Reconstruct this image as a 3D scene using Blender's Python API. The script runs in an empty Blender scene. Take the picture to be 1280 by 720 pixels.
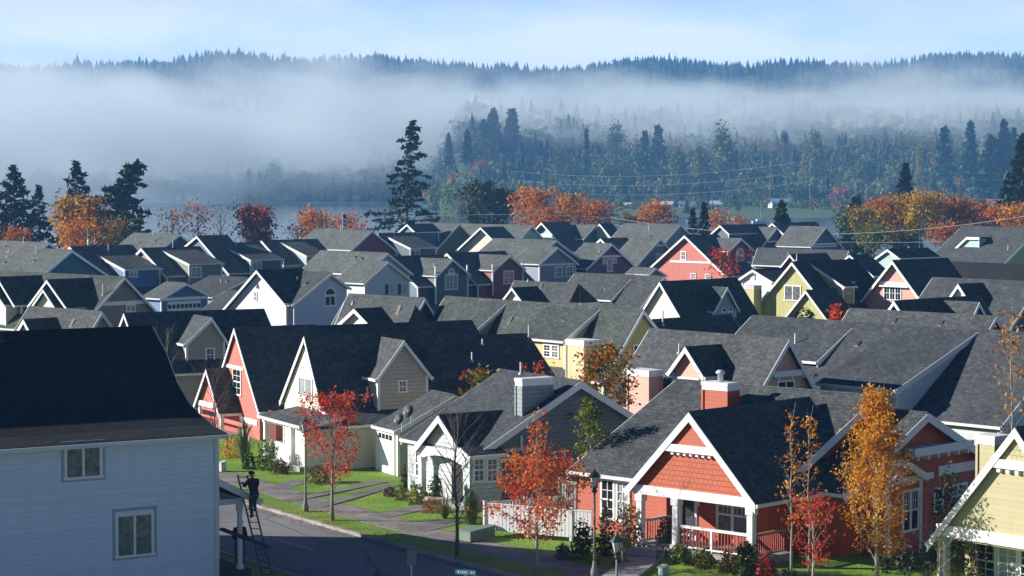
import bpy, math, random
from mathutils import Vector, Matrix
import numpy as np
random.seed(7); rng = np.random.default_rng(7)
S = bpy.context.scene
COL = S.collection
rad = math.radians

# ------------------------------------------------------------------ camera
FPX, HOR, CAMZ = 2765.0, 222.0, 15.0          # focal length and horizon in photo pixels, camera height
PITCH = math.atan((360-HOR)/FPX)
def ray(px, py):
    a = (px-640)/FPX; b = (360-py)/FPX
    y = math.cos(PITCH)+b*math.sin(PITCH); z = -math.sin(PITCH)+b*math.cos(PITCH)
    return a/y, 1.0, z/y
def at_z(px, py, z=0.0):
    a, _, c = ray(px, py); t = (z-CAMZ)/c
    return a*t, t, z
def at_d(px, py, D):
    a, _, c = ray(px, py)
    return a*D, D, CAMZ+c*D
cam = bpy.data.cameras.new('camera'); co = bpy.data.objects.new('camera', cam); COL.objects.link(co)
co.location = (0, 0, CAMZ); co.rotation_euler = (math.pi/2-PITCH, 0, 0)
cam.sensor_width = 36; cam.lens = 36*FPX/1280; cam.clip_start = 1; cam.clip_end = 30000
S.camera = co

# ------------------------------------------------------------------ materials
def nmat(name):
    m = bpy.data.materials.new(name); m.use_nodes = True
    nt = m.node_tree; b = nt.nodes['Principled BSDF']
    return m, nt, b
def N(nt, t, **k):
    n = nt.nodes.new(t)
    for a, v in k.items():
        if a in n.inputs.keys() if hasattr(n.inputs, 'keys') else False: n.inputs[a].default_value = v
        else: setattr(n, a, v)
    return n
def L(nt, a, b): nt.links.new(a, b)
def math_(nt, op, a, b=None, clamp=False):
    n = nt.nodes.new('ShaderNodeMath'); n.operation = op; n.use_clamp = clamp
    for i, v in enumerate((a, b)):
        if v is None: continue
        if isinstance(v, (int, float)): n.inputs[i].default_value = v
        else: L(nt, v, n.inputs[i])
    return n.outputs[0]
def noise(nt, vec, scale, detail=3, rough=.55):
    n = nt.nodes.new('ShaderNodeTexNoise'); n.inputs['Scale'].default_value = scale
    n.inputs['Detail'].default_value = detail; n.inputs['Roughness'].default_value = rough
    if vec is not None: L(nt, vec, n.inputs['Vector'])
    return n
def ramp(nt, fac, stops, interp='LINEAR'):
    n = nt.nodes.new('ShaderNodeValToRGB'); n.color_ramp.interpolation = interp
    e = n.color_ramp.elements
    while len(e) < len(stops): e.new(.5)
    for i, (p, c) in enumerate(stops):
        e[i].position = p; e[i].color = (*c, 1) if len(c) == 3 else c
    L(nt, fac, n.inputs[0]); return n.outputs['Color']
def mixc(nt, fac, a, b, mode='MIX'):
    n = nt.nodes.new('ShaderNodeMix'); n.data_type = 'RGBA'; n.blend_type = mode
    for i, v in ((0, fac), (6, a), (7, b)):
        if isinstance(v, (int, float)): n.inputs[i].default_value = v
        elif isinstance(v, tuple): n.inputs[i].default_value = (*v, 1)
        else: L(nt, v, n.inputs[i])
    return n.outputs[2]
def objc(nt):
    n = nt.nodes.new('ShaderNodeTexCoord'); return n.outputs['Object']
def xyz(nt, v):
    n = nt.nodes.new('ShaderNodeSeparateXYZ'); L(nt, v, n.inputs[0]); return n.outputs
def bump(nt, b, h, strength=.5, dist=.02):
    n = nt.nodes.new('ShaderNodeBump'); n.inputs['Strength'].default_value = strength; n.inputs['Distance'].default_value = dist
    L(nt, h, n.inputs['Height']); L(nt, n.outputs[0], b.inputs['Normal'])
def mul(c, k): return tuple(min(1, x*k) for x in c)

def plain(name, col, rough=.6, var=.12, scale=2.0, metal=0.0):
    m, nt, b = nmat(name); o = objc(nt); n = noise(nt, o, scale, 4)
    L(nt, ramp(nt, n.outputs[0], [(.3, mul(col, 1-var)), (.7, mul(col, 1+var))]), b.inputs['Base Color'])
    b.inputs['Roughness'].default_value = rough; b.inputs['Metallic'].default_value = metal
    return m
def siding(name, col, kind='lap', step=.15):
    m, nt, b = nmat(name); o = objc(nt); x, y, z = xyz(nt, o)
    n = noise(nt, o, 1.3, 5, .6)
    st = nt.nodes.new('ShaderNodeMapping'); st.inputs['Scale'].default_value = (3.0, 3.0, .35); L(nt, o, st.inputs[0])
    n2 = noise(nt, st.outputs[0], 1.0, 4)
    base = ramp(nt, math_(nt, 'MULTIPLY_ADD', n.outputs[0], .6), [(.15, mul(col, .80)), (.5, mul(col, 1.07))])
    base = mixc(nt, .5, base, ramp(nt, n2.outputs[0], [(.3, mul(col, .84)), (.65, mul(col, 1.05))]))
    if kind == 'lap':
        fr = math_(nt, 'FRACT', math_(nt, 'DIVIDE', z, step))
        row = math_(nt, 'FLOOR', math_(nt, 'DIVIDE', z, step))
        wn = nt.nodes.new('ShaderNodeTexWhiteNoise'); wn.noise_dimensions = '1D'; L(nt, row, wn.inputs['W'])
        base = mixc(nt, .25, base, ramp(nt, wn.outputs[0], [(0, mul(col, .85)), (1, mul(col, 1.1))]))
        h = math_(nt, 'SUBTRACT', 1.0, fr); bump(nt, b, h, .9, .03)
    elif kind == 'batten':
        fr = math_(nt, 'FRACT', math_(nt, 'DIVIDE', math_(nt, 'ADD', x, y), step))
        h = math_(nt, 'LESS_THAN', fr, .16); bump(nt, b, h, 1.0, .04)
    else:
        cv = nt.nodes.new('ShaderNodeCombineXYZ'); L(nt, math_(nt, 'ADD', x, y), cv.inputs[0]); L(nt, z, cv.inputs[1])
        br = nt.nodes.new('ShaderNodeTexBrick'); L(nt, cv.outputs[0], br.inputs['Vector'])
        br.inputs['Scale'].default_value = 1; br.inputs['Brick Width'].default_value = step*1.1; br.inputs['Row Height'].default_value = step
        br.inputs['Mortar Size'].default_value = .012; br.inputs['Mortar Smooth'].default_value = .2
        br.inputs['Color1'].default_value = (*mul(col, .88), 1); br.inputs['Color2'].default_value = (*mul(col, 1.12), 1); br.inputs['Mortar'].default_value = (*mul(col, .55), 1)
        base = mixc(nt, .6, base, br.outputs['Color'])
        fr = math_(nt, 'FRACT', math_(nt, 'DIVIDE', z, step)); h = math_(nt, 'SUBTRACT', math_(nt, 'SUBTRACT', 1.0, fr), br.outputs['Fac']); bump(nt, b, h, .8, .025)
    L(nt, base, b.inputs['Base Color']); b.inputs['Roughness'].default_value = .62
    return m
def shingles(name, col, speck=1.0):
    m, nt, b = nmat(name); o = objc(nt); x, y, z = xyz(nt, o)
    cv = nt.nodes.new('ShaderNodeCombineXYZ'); L(nt, math_(nt, 'ADD', x, y), cv.inputs[0]); L(nt, math_(nt, 'MULTIPLY', z, 1.7), cv.inputs[1])
    br = nt.nodes.new('ShaderNodeTexBrick'); L(nt, cv.outputs[0], br.inputs['Vector'])
    br.inputs['Scale'].default_value = 1; br.inputs['Brick Width'].default_value = .24; br.inputs['Row Height'].default_value = .17
    br.inputs['Mortar Size'].default_value = .010; br.inputs['Bias'].default_value = -.1
    br.inputs['Color1'].default_value = (*mul(col, .76), 1); br.inputs['Color2'].default_value = (*mul(col, 1.28), 1); br.inputs['Mortar'].default_value = (*mul(col, .5), 1)
    n1 = noise(nt, o, .35, 5, .6); n2 = noise(nt, o, 3.2, 3, .7)
    base = mixc(nt, .85, br.outputs['Color'], ramp(nt, n1.outputs[0], [(.3, (.75, .75, .77)), (.7, (1.2, 1.2, 1.18))]), 'MULTIPLY')
    base = mixc(nt, .8*speck, base, ramp(nt, n2.outputs[0], [(.32, (.68, .69, .71)), (.5, (1, 1, 1)), (.68, (1.5, 1.5, 1.44))]), 'MULTIPLY')
    L(nt, base, b.inputs['Base Color']); b.inputs['Roughness'].default_value = .85
    b.inputs['Specular IOR Level'].default_value = .25
    bump(nt, b, math_(nt, 'SUBTRACT', n2.outputs[0], br.outputs['Fac']), .5, .03)
    return m
def leafmat(name, cols, trans=.35, scale=.8):
    m, nt, b = nmat(name); g = nt.nodes.new('ShaderNodeNewGeometry')
    n = noise(nt, g.outputs['Position'], scale, 2, .5); n2 = noise(nt, g.outputs['Position'], scale*7, 1, .5)
    f = math_(nt, 'ADD', math_(nt, 'MULTIPLY', n.outputs[0], .6), math_(nt, 'MULTIPLY', n2.outputs[0], .4))
    st = [(.36+.28*i/max(1, len(cols)-1), c) for i, c in enumerate(cols)]
    c = ramp(nt, f, st)
    L(nt, c, b.inputs['Base Color']); b.inputs['Roughness'].default_value = .55; b.inputs['Specular IOR Level'].default_value = .25
    t = nt.nodes.new('ShaderNodeBsdfTranslucent'); L(nt, c, t.inputs[0])
    mx = nt.nodes.new('ShaderNodeMixShader'); mx.inputs[0].default_value = trans
    L(nt, b.outputs[0], mx.inputs[1]); L(nt, t.outputs[0], mx.inputs[2]); L(nt, mx.outputs[0], nt.nodes['Material Output'].inputs[0])
    return m
_mc = {}
def W(kind, col, step=None):
    k = (kind, col, step)
    if k not in _mc: _mc[k] = siding(kind+'_siding', col, kind, step or {'lap': .16, 'batten': .4, 'shake': .2}[kind])
    return _mc[k]
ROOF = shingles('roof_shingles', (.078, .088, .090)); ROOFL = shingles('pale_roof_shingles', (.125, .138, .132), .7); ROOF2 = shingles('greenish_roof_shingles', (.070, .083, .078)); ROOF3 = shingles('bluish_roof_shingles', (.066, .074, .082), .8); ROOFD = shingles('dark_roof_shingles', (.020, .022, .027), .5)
WHITE = plain('white_paint', (.8, .8, .79), .5, .04); GREYTRIM = plain('weathered_trim', (.6, .62, .63), .5, .06)
GLASS = nmat('window_glass'); GLASS[2].inputs['Base Color'].default_value = (.015, .02, .025, 1); GLASS[2].inputs['Roughness'].default_value = .06; GLASS[2].inputs['Specular IOR Level'].default_value = .6; GLASS = GLASS[0]
BLIND = plain('window_with_blinds', (.32, .34, .35), .3, .25, 3)
CURTAIN_REFL = plain('curtains_and_painted_reflections', (.16, .17, .18), .15, .5, 4)
METAL = plain('galvanised_pipe', (.55, .57, .6), .45, .1, 5); BLACK = plain('black_metal', (.02, .022, .024), .5); BARK = plain('bark', (.13, .11, .09), .9, .35, 6)
PALEBARK = plain('pale_bark', (.3, .27, .22), .9, .3, 5); CONC = plain('concrete', (.33, .32, .30), .9, .18, .9)
DOORM = plain('door_red_paint', (.16, .035, .03), .45); DARK = plain('dark_interior', (.02, .02, .022), .9)

# ------------------------------------------------------------------ mesh builder
class MB:
    def __init__(s): s.v = []; s.f = []; s.m = []
    def poly(s, pts, mi=0):
        n = len(s.v); s.v += [tuple(p) for p in pts]; s.f.append(tuple(range(n, n+len(pts)))); s.m.append(mi)
    def hexa(s, p, mi=0):           # p: 4 bottom, 4 top
        n = len(s.v); s.v += [tuple(q) for q in p]
        for q in ((0, 3, 2, 1), (4, 5, 6, 7), (0, 1, 5, 4), (1, 2, 6, 5), (2, 3, 7, 6), (3, 0, 4, 7)):
            s.f.append(tuple(n+i for i in q)); s.m.append(mi)
    def box(s, x0, x1, y0, y1, z0, z1, mi=0):
        x0, x1 = sorted((x0, x1)); y0, y1 = sorted((y0, y1)); z0, z1 = sorted((z0, z1))
        s.hexa([(x0, y0, z0), (x1, y0, z0), (x1, y1, z0), (x0, y1, z0), (x0, y0, z1), (x1, y0, z1), (x1, y1, z1), (x0, y1, z1)], mi)
    def prism(s, A, B, mi=0):       # two matching polygons
        n = len(s.v); k = len(A); s.v += [tuple(p) for p in A]+[tuple(p) for p in B]
        s.f.append(tuple(n+i for i in range(k))); s.f.append(tuple(n+k+i for i in reversed(range(k)))); s.m += [mi, mi]
        for i in range(k):
            j = (i+1) % k; s.f.append((n+i, n+k+i, n+k+j, n+j)); s.m.append(mi)
    def tube(s, pts, radii, seg=6, mi=0, cap=True):
        rings = []; pts = [Vector(p) for p in pts]
        if not hasattr(radii, '__len__'): radii = [radii]*len(pts)
        up = Vector((0.13, .31, .94))
        for i, p in enumerate(pts):
            d = (pts[min(i+1, len(pts)-1)]-pts[max(i-1, 0)]).normalized()
            a = d.cross(up)
            if a.length < 1e-3: a = d.cross(Vector((1, 0, 0)))
            a.normalize(); b = d.cross(a); n = len(s.v)
            for k in range(seg):
                t = 2*math.pi*k/seg; s.v.append(tuple(p+(a*math.cos(t)+b*math.sin(t))*radii[i]))
            rings.append(n)
        for r0, r1 in zip(rings, rings[1:]):
            for k in range(seg):
                s.f.append((r0+k, r0+(k+1) % seg, r1+(k+1) % seg, r1+k)); s.m.append(mi)
        if cap:
            s.f.append(tuple(rings[0]+k for k in reversed(range(seg)))); s.f.append(tuple(rings[-1]+k for k in range(seg))); s.m += [mi, mi]
    def lathe(s, c, prof, seg=10, mi=0):
        n = len(s.v)
        for r, z in prof:
            for k in range(seg):
                t = 2*math.pi*k/seg; s.v.append((c[0]+r*math.cos(t), c[1]+r*math.sin(t), c[2]+z))
        for i in range(len(prof)-1):
            for k in range(seg):
                s.f.append((n+i*seg+k, n+i*seg+(k+1) % seg, n+(i+1)*seg+(k+1) % seg, n+(i+1)*seg+k)); s.m.append(mi)
        s.f.append(tuple(n+k for k in reversed(range(seg)))); s.f.append(tuple(n+(len(prof)-1)*seg+k for k in range(seg))); s.m += [mi, mi]
    def build(s, name, mats, parent=None, smooth=False):
        me = bpy.data.meshes.new(name); me.from_pydata(s.v, [], s.f)
        if not isinstance(mats, (list, tuple)): mats = [mats]
        for m in mats: me.materials.append(m)
        if len(mats) > 1: me.polygons.foreach_set('material_index', s.m)
        if smooth: me.polygons.foreach_set('use_smooth', [True]*len(s.f))
        me.update()
        o = bpy.data.objects.new(name, me); COL.objects.link(o)
        if parent: o.parent = parent
        return o
def tag(o, label=None, cat=None, group=None, kind=None):
    if label: o['label'] = label
    if cat: o['category'] = cat
    if group: o['group'] = group
    if kind: o['kind'] = kind
    return o
def empty(name, loc, rz=0.0, label=None, cat=None, group=None):
    o = bpy.data.objects.new(name, None); COL.objects.link(o); o.location = loc; o.rotation_euler = (0, 0, rz); o.empty_display_size = .1
    return tag(o, label, cat, group)
# ------------------------------------------------------------------ house kit
RV = random.Random(99); VENTM = plain('dark_roof_vent', (.03, .032, .035), .6)
class House:
    """local x runs along the street, local y away from it, z up from the ground"""
    def __init__(s, name, label, px, py, z, th, wall, roof=None, trim=WHITE, cat='house', group='houses of the neighbourhood', tw=.24, wall2=None):
        P = at_z(px, py, z); s.ox, s.oy = P[0], P[1]; s.th = rad(th)
        s.ex = (math.cos(s.th), -math.sin(s.th)); s.ey = (math.sin(s.th), math.cos(s.th))
        s.e = empty(name, (s.ox, s.oy, 0), -s.th, label, cat, group)
        s.wm, s.rm, s.tm, s.tw = wall, roof or RV.choice((ROOF, ROOF, ROOF2, ROOF3)), trim, tw; s.z0 = z
        s.B = {}; s.cx, s.cy = s.toloc(0, 0)
    def toloc(s, wx, wy):
        dx, dy = wx-s.ox, wy-s.oy
        return dx*s.ex[0]+dy*s.ex[1], dx*s.ey[0]+dy*s.ey[1]
    def toworld(s, x, y): return s.ox+x*s.ex[0]+y*s.ey[0], s.oy+x*s.ex[1]+y*s.ey[1]
    def r(s, px, py):
        a, b, c = ray(px, py); return a*s.ex[0]+b*s.ex[1], a*s.ey[0]+b*s.ey[1], c
    def f(s, px, py, y=0.0):
        rx, ry, rz = s.r(px, py); t = (y-s.cy)/ry; return s.cx+rx*t, CAMZ+rz*t
    def s(s, px, py, x=0.0):
        rx, ry, rz = s.r(px, py); t = (x-s.cx)/rx; return s.cy+ry*t, CAMZ+rz*t
    def loc(s, px, py, z):
        rx, ry, rz = s.r(px, py); t = (z-CAMZ)/rz; return s.cx+rx*t, s.cy+ry*t
    def onR(s, px, py, m):          # on the right (+x) slope of a front gable m
        rx, ry, rz = s.r(px, py)    # z = za - k (x-xa)
        t = (m['za']-m['kr']*(s.cx-m['xa'])-CAMZ)/(rz+m['kr']*rx); return s.cx+rx*t, s.cy+ry*t, CAMZ+rz*t
    def onF(s, px, py, m):          # on the front (-y) slope of a side gable m
        rx, ry, rz = s.r(px, py)    # z = za - k (ya-y)
        t = (m['za']-m['kf']*(m['ya']-s.cy)-CAMZ)/(rz-m['kf']*ry); return s.cx+rx*t, s.cy+ry*t, CAMZ+rz*t
    def b(s, name, mat):
        k = (name, mat.name)
        if k not in s.B: s.B[k] = (MB(), mat)
        return s.B[k][0]
    def flush(s):
        for (n, _), (mb, mat) in s.B.items(): mb.build(n, mat, s.e)
        s.B = {}
def _pt(ax, t, a, z): return (t, a, z) if ax == 'y' else (a, t, z)
def vol(h, ax, prof, a0, a1, base=0.0, wall=None, ov=(.3, .3), eo=.3, rake=(1, 1), eave=(1, 1), roof=None, th=.14, target=None, corners=True, tw=None, gable=None, trim=None):
    """roof slab over profile [(t,z)..] from a0 to a1 along axis ax, boards at its edges, walls under it"""
    T = target
    rb = T['roof'] if T else h.b('roof', roof or h.rm); tb = T['trim'] if T else h.b('trim', trim or h.tm)
    wb = T['wall'] if T else h.b('wall', wall or h.wm); tw = tw or h.tw
    if a1 < a0: a0, a1 = a1, a0
    P = lambda t, a, z: _pt(ax, t, a, z)
    for (t0, z0), (t1, z1) in zip(prof, prof[1:]):
        rb.prism([P(t0, a0, z0), P(t1, a0, z1), P(t1, a0, z1-th), P(t0, a0, z0-th)], [P(t0, a1, z0), P(t1, a1, z1), P(t1, a1, z1-th), P(t0, a1, z0-th)])
        for side, on in ((a0-.045, rake[0]), (a1, rake[1])):
            if on:
                u, w = .015, tw
                tb.prism([P(t0, side, z0-u), P(t1, side, z1-u), P(t1, side, z1-w*1.25), P(t0, side, z0-w*1.25)], [P(t0, side+.045, z0-u), P(t1, side+.045, z1-u), P(t1, side+.045, z1-w*1.25), P(t0, side+.045, z0-w*1.25)])
    for i, on in enumerate(eave):
        if on:
            t, z = prof[0] if i == 0 else prof[-1]; d = -.11 if i == 0 else .11
            A = [P(t+d*.02, a0-.02, z-.03), P(t+d, a0-.02, z-.03), P(t+d*.8, a0-.02, z-.17), P(t+d*.02, a0-.02, z-.17)]
            Bq = [P(t+d*.02, a1+.02, z-.03), P(t+d, a1+.02, z-.03), P(t+d*.8, a1+.02, z-.17), P(t+d*.02, a1+.02, z-.17)]
            tb.prism(A, Bq)
    if len(prof) > 2 and not T:
        for i in range(1, len(prof)-1):
            (t0, z0), (t1, z1), (t2, z2) = prof[i-1], prof[i], prof[i+1]
            if z1 > z0 and z1 > z2:
                k0, k1 = (z1-z0)/(t1-t0), (z1-z2)/(t2-t1); w = .13
                rb.prism([P(t1-w, a0, z1-k0*w+.02), P(t1, a0, z1+.035), P(t1+w, a0, z1-k1*w+.02), P(t1, a0, z1-.02)], [P(t1-w, a1, z1-k0*w+.02), P(t1, a1, z1+.035), P(t1+w, a1, z1-k1*w+.02), P(t1, a1, z1-.02)])
                if a1-a0 > 6.5 and base is not None:
                    side = 0 if ax == 'x' else 1; kk = k1 if side else k0; run = (t2-t1) if side else (t1-t0)
                    for q in range(RV.choice((1, 1, 2))):
                        dt = run*RV.uniform(.18, .4); aa = a0+(a1-a0)*RV.uniform(.3, .85); tt = t1+dt if side else t1-dt; zz = z1-kk*dt; v = MB(); e_ = .17; s_ = kk*e_*(1 if side else -1)
                        lo_, hi_ = (tt-e_, zz+s_), (tt+e_, zz-s_)
                        v.hexa([P(lo_[0], aa-e_, lo_[1]-.02), P(hi_[0], aa-e_, hi_[1]-.02), P(hi_[0], aa+e_, hi_[1]-.02), P(lo_[0], aa+e_, lo_[1]-.02), P(lo_[0]+.03, aa-e_+.03, lo_[1]+.08), P(hi_[0]-.03, aa-e_+.03, hi_[1]+.08), P(hi_[0]-.03, aa+e_-.03, hi_[1]+.08), P(lo_[0]+.03, aa+e_-.03, lo_[1]+.08)])
                        v.build('roof_vent', VENTM, h.e)
    if base is None: return
    def zat(t):
        for (t0, z0), (t1, z1) in zip(prof, prof[1:]):
            if t0-1e-6 <= t <= t1+1e-6: return z0+(z1-z0)*(t-t0)/max(1e-6, t1-t0)
        return prof[-1][1]
    e0, e1 = (eo, eo) if not hasattr(eo, '__len__') else eo
    tl, tr = prof[0][0]+e0, prof[-1][0]-e1
    top = [(tl, zat(tl)-th-.01)]+[(t, z-th-.01) for t, z in prof[1:-1] if tl < t < tr]+[(tr, zat(tr)-th-.01)]
    pg = [(tl, base)]+top+[(tr, base)]
    w0, w1 = a0+ov[0], a1-ov[1]
    wb.prism([P(t, w0, z) for t, z in pg], [P(t, w1, z) for t, z in pg])
    if corners:
        for t in (tl, tr):
            for a in (w0, w1):
                zz = zat(t)-th-.05
                if zz > base+.3: tb.hexa([P(t-.07, a-.07, base), P(t+.07, a-.07, base), P(t+.07, a+.07, base), P(t-.07, a+.07, base), P(t-.07, a-.07, zz), P(t+.07, a-.07, zz), P(t+.07, a+.07, zz), P(t-.07, a+.07, zz)])
def cutz(apex, foot, zf):
    if zf is None: return foot
    k = (apex[1]-zf)/max(1e-3, apex[1]-foot[1]); return (apex[0]+(foot[0]-apex[0])*k, zf)
def FG(h, apex, left=None, right=None, back=None, length=8, y=0.0, zf=None, zl=None, zr=None, kick=None, **kw):
    """gable facing the street, ridge along y"""
    A = h.f(*apex, y)
    Lp = h.f(*left, y) if left else None; Rp = h.f(*right, y) if right else None
    if Lp is None: Lp = (2*A[0]-Rp[0], Rp[1])
    if Rp is None: Rp = (2*A[0]-Lp[0], Lp[1])
    Lp = cutz(A, Lp, zl or zf); Rp = cutz(A, Rp, zr or zf)
    yb = h.s(*back, A[0])[0] if back else y+length
    prof = [Lp, A, Rp]+([h.f(*kick, y)] if kick else [])
    vol(h, 'y', prof, y, yb, **kw)
    return dict(xa=A[0], za=A[1], kr=(A[1]-Rp[1])/(Rp[0]-A[0]), kl=(A[1]-Lp[1])/(A[0]-Lp[0]), y0=y, y1=yb, prof=prof, xl=Lp[0], xr=prof[-1][0], yw=y+kw.get('ov', (.3, .3))[0], zl=Lp[1], zr=Rp[1])
def SG(h, apex, front=None, back=None, left=None, length=8, x=0.0, zf=None, zb=None, **kw):
    """gable facing +x, ridge along x (parallel to the street)"""
    A = h.s(*apex, x); F = h.s(*front, x) if front else None; Bk = h.s(*back, x) if back else None
    if F is None: F = (2*A[0]-Bk[0], Bk[1])
    if Bk is None: Bk = (2*A[0]-F[0], F[1])
    F = cutz(A, F, zf); Bk = cutz(A, Bk, zb or zf)
    xl = h.f(*left, A[0])[0] if left else x-length
    vol(h, 'x', [F, A, Bk], xl, x, **kw)
    return dict(ya=A[0], za=A[1], kf=(A[1]-F[1])/(A[0]-F[0]), yf=F[0], zf=F[1], yb=Bk[0], x0=xl, x1=x, xw=x-kw.get('ov', (.3, .3))[1])
def dorm(h, label=None, wall=None, roof=None, trim=None):
    return dict(roof=MB(), trim=MB(), wall=MB(), wm=wall or h.wm, rm=roof or h.rm, tm=trim or h.tm, label=label)
def dormflush(h, T):
    w = T['wall'].build('dormer', T['wm'], h.e)
    if T['label']: w['label'] = T['label']
    T['roof'].build('dormer_roof', T['rm'], w); T['trim'].build('dormer_trim', T['tm'], w)
    return w
def dormR(h, m, apex, back, left=None, right=None, drop=None, tw=None, wall=None, eo=.2, ov=.25, rf=None):
    """gabled dormer on the +x slope of front gable m, facing +x"""
    X, Y, Z = h.onR(*back, m); xa, za = h.f(*apex, Y); za = Z = (za+Z)/2
    Lp = h.s(*left, xa) if left else None; Rp = h.s(*right, xa) if right else None
    if Lp is None: Lp = (2*Y-Rp[0], Rp[1])
    if Rp is None: Rp = (2*Y-Lp[0], Lp[1])
    zz = (Lp[1]+Rp[1])/2; T = dorm(h, wall=wall, roof=rf)
    base = min(zz-.5, m['za']-m['kr']*(xa-ov-m['xa'])-.4) if drop is None else zz-drop
    vol(h, 'x', [(Lp[0], zz), (Y, Z), (Rp[0], zz)], X-.3, xa, base=base, ov=(0.02, ov), eo=eo, rake=(0, 1), target=T, tw=tw or h.tw)
    w = dormflush(h, T); return dict(x=xa-ov, y=Y, z=Z, zb=base, obj=w, yl=Lp[0]+eo, yr=Rp[0]-eo)
def dormF(h, m, apex, back, left=None, right=None, tw=None, wall=None, eo=.2, ov=.3, rf=None, drop=None):
    """gabled dormer on the front slope of side gable m, facing the street"""
    X, Y, Z = h.onF(*back, m); ya, za = h.s(*apex, X); za = Z
    Lp = h.f(*left, ya) if left else None; Rp = h.f(*right, ya) if right else None
    if Lp is None: Lp = (2*X-Rp[0], Rp[1])
    if Rp is None: Rp = (2*X-Lp[0], Lp[1])
    zz = (Lp[1]+Rp[1])/2; T = dorm(h, wall=wall, roof=rf)
    base = min(zz-.5, m['za']-m['kf']*(m['ya']-ya-ov)-.4) if drop is None else zz-drop
    vol(h, 'y', [(Lp[0], zz), (X, Z), (Rp[0], zz)], ya, Y+.3, base=base, ov=(ov, 0.02), eo=eo, rake=(1, 0), target=T, tw=tw or h.tw)
    w = dormflush(h, T); return dict(y=ya+ov, x=X, z=Z, zb=base, obj=w, xl=Lp[0]+eo, xr=Rp[0]-eo)
def shedR(h, m, hi, lo, end, wall=None, drop=None, tw=None, roof=None):
    """shed dormer on the +x slope of m: hi = top of its near rake, lo = low corner of it, end = far end of the eave"""
    X, Y, Z = h.onR(*hi, m); xe, ze = h.f(*lo, Y); y2 = h.s(*end, xe)[0]; T = dorm(h, wall=wall, roof=roof)
    base = min(ze-1.0, m['za']-m['kr']*(xe-.25-m['xa'])-.3)
    vol(h, 'y', [(X-.1, Z+.02), (xe, ze)], Y, y2, base=base, ov=(.15, .15), eo=(.3, .25), rake=(1, 1), eave=(0, 1), target=T, tw=tw or h.tw)
    w = dormflush(h, T); return dict(x=xe-.25, y0=Y, y1=y2, ze=ze, obj=w, yw=Y+.15)
def shedF(h, m, hi, lo, end, wall=None, tw=None, roof=None, deep=0.0):
    """shed dormer on the front slope of m: hi/lo on its +x rake, end = left end of its eave"""
    X, Y, Z = h.onF(*hi, m); ye, ze = h.s(*lo, X); x2 = h.f(*end, ye)[0]; T = dorm(h, wall=wall, roof=roof)
    base = min(ze-1.0, m['za']-m['kf']*(m['ya']-ye-.25)-.3)
    vol(h, 'x', [(ye, ze), (Y+.1, Z+.02)], x2, X, base=base, ov=(.15, .15), eo=(.25, .3), rake=(0, 1), eave=(1, 0), target=T, tw=tw or h.tw)
    w = dormflush(h, T); return dict(y=ye+.25, x0=x2, x1=X, ze=ze, obj=w, xw=X-.15)
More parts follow.
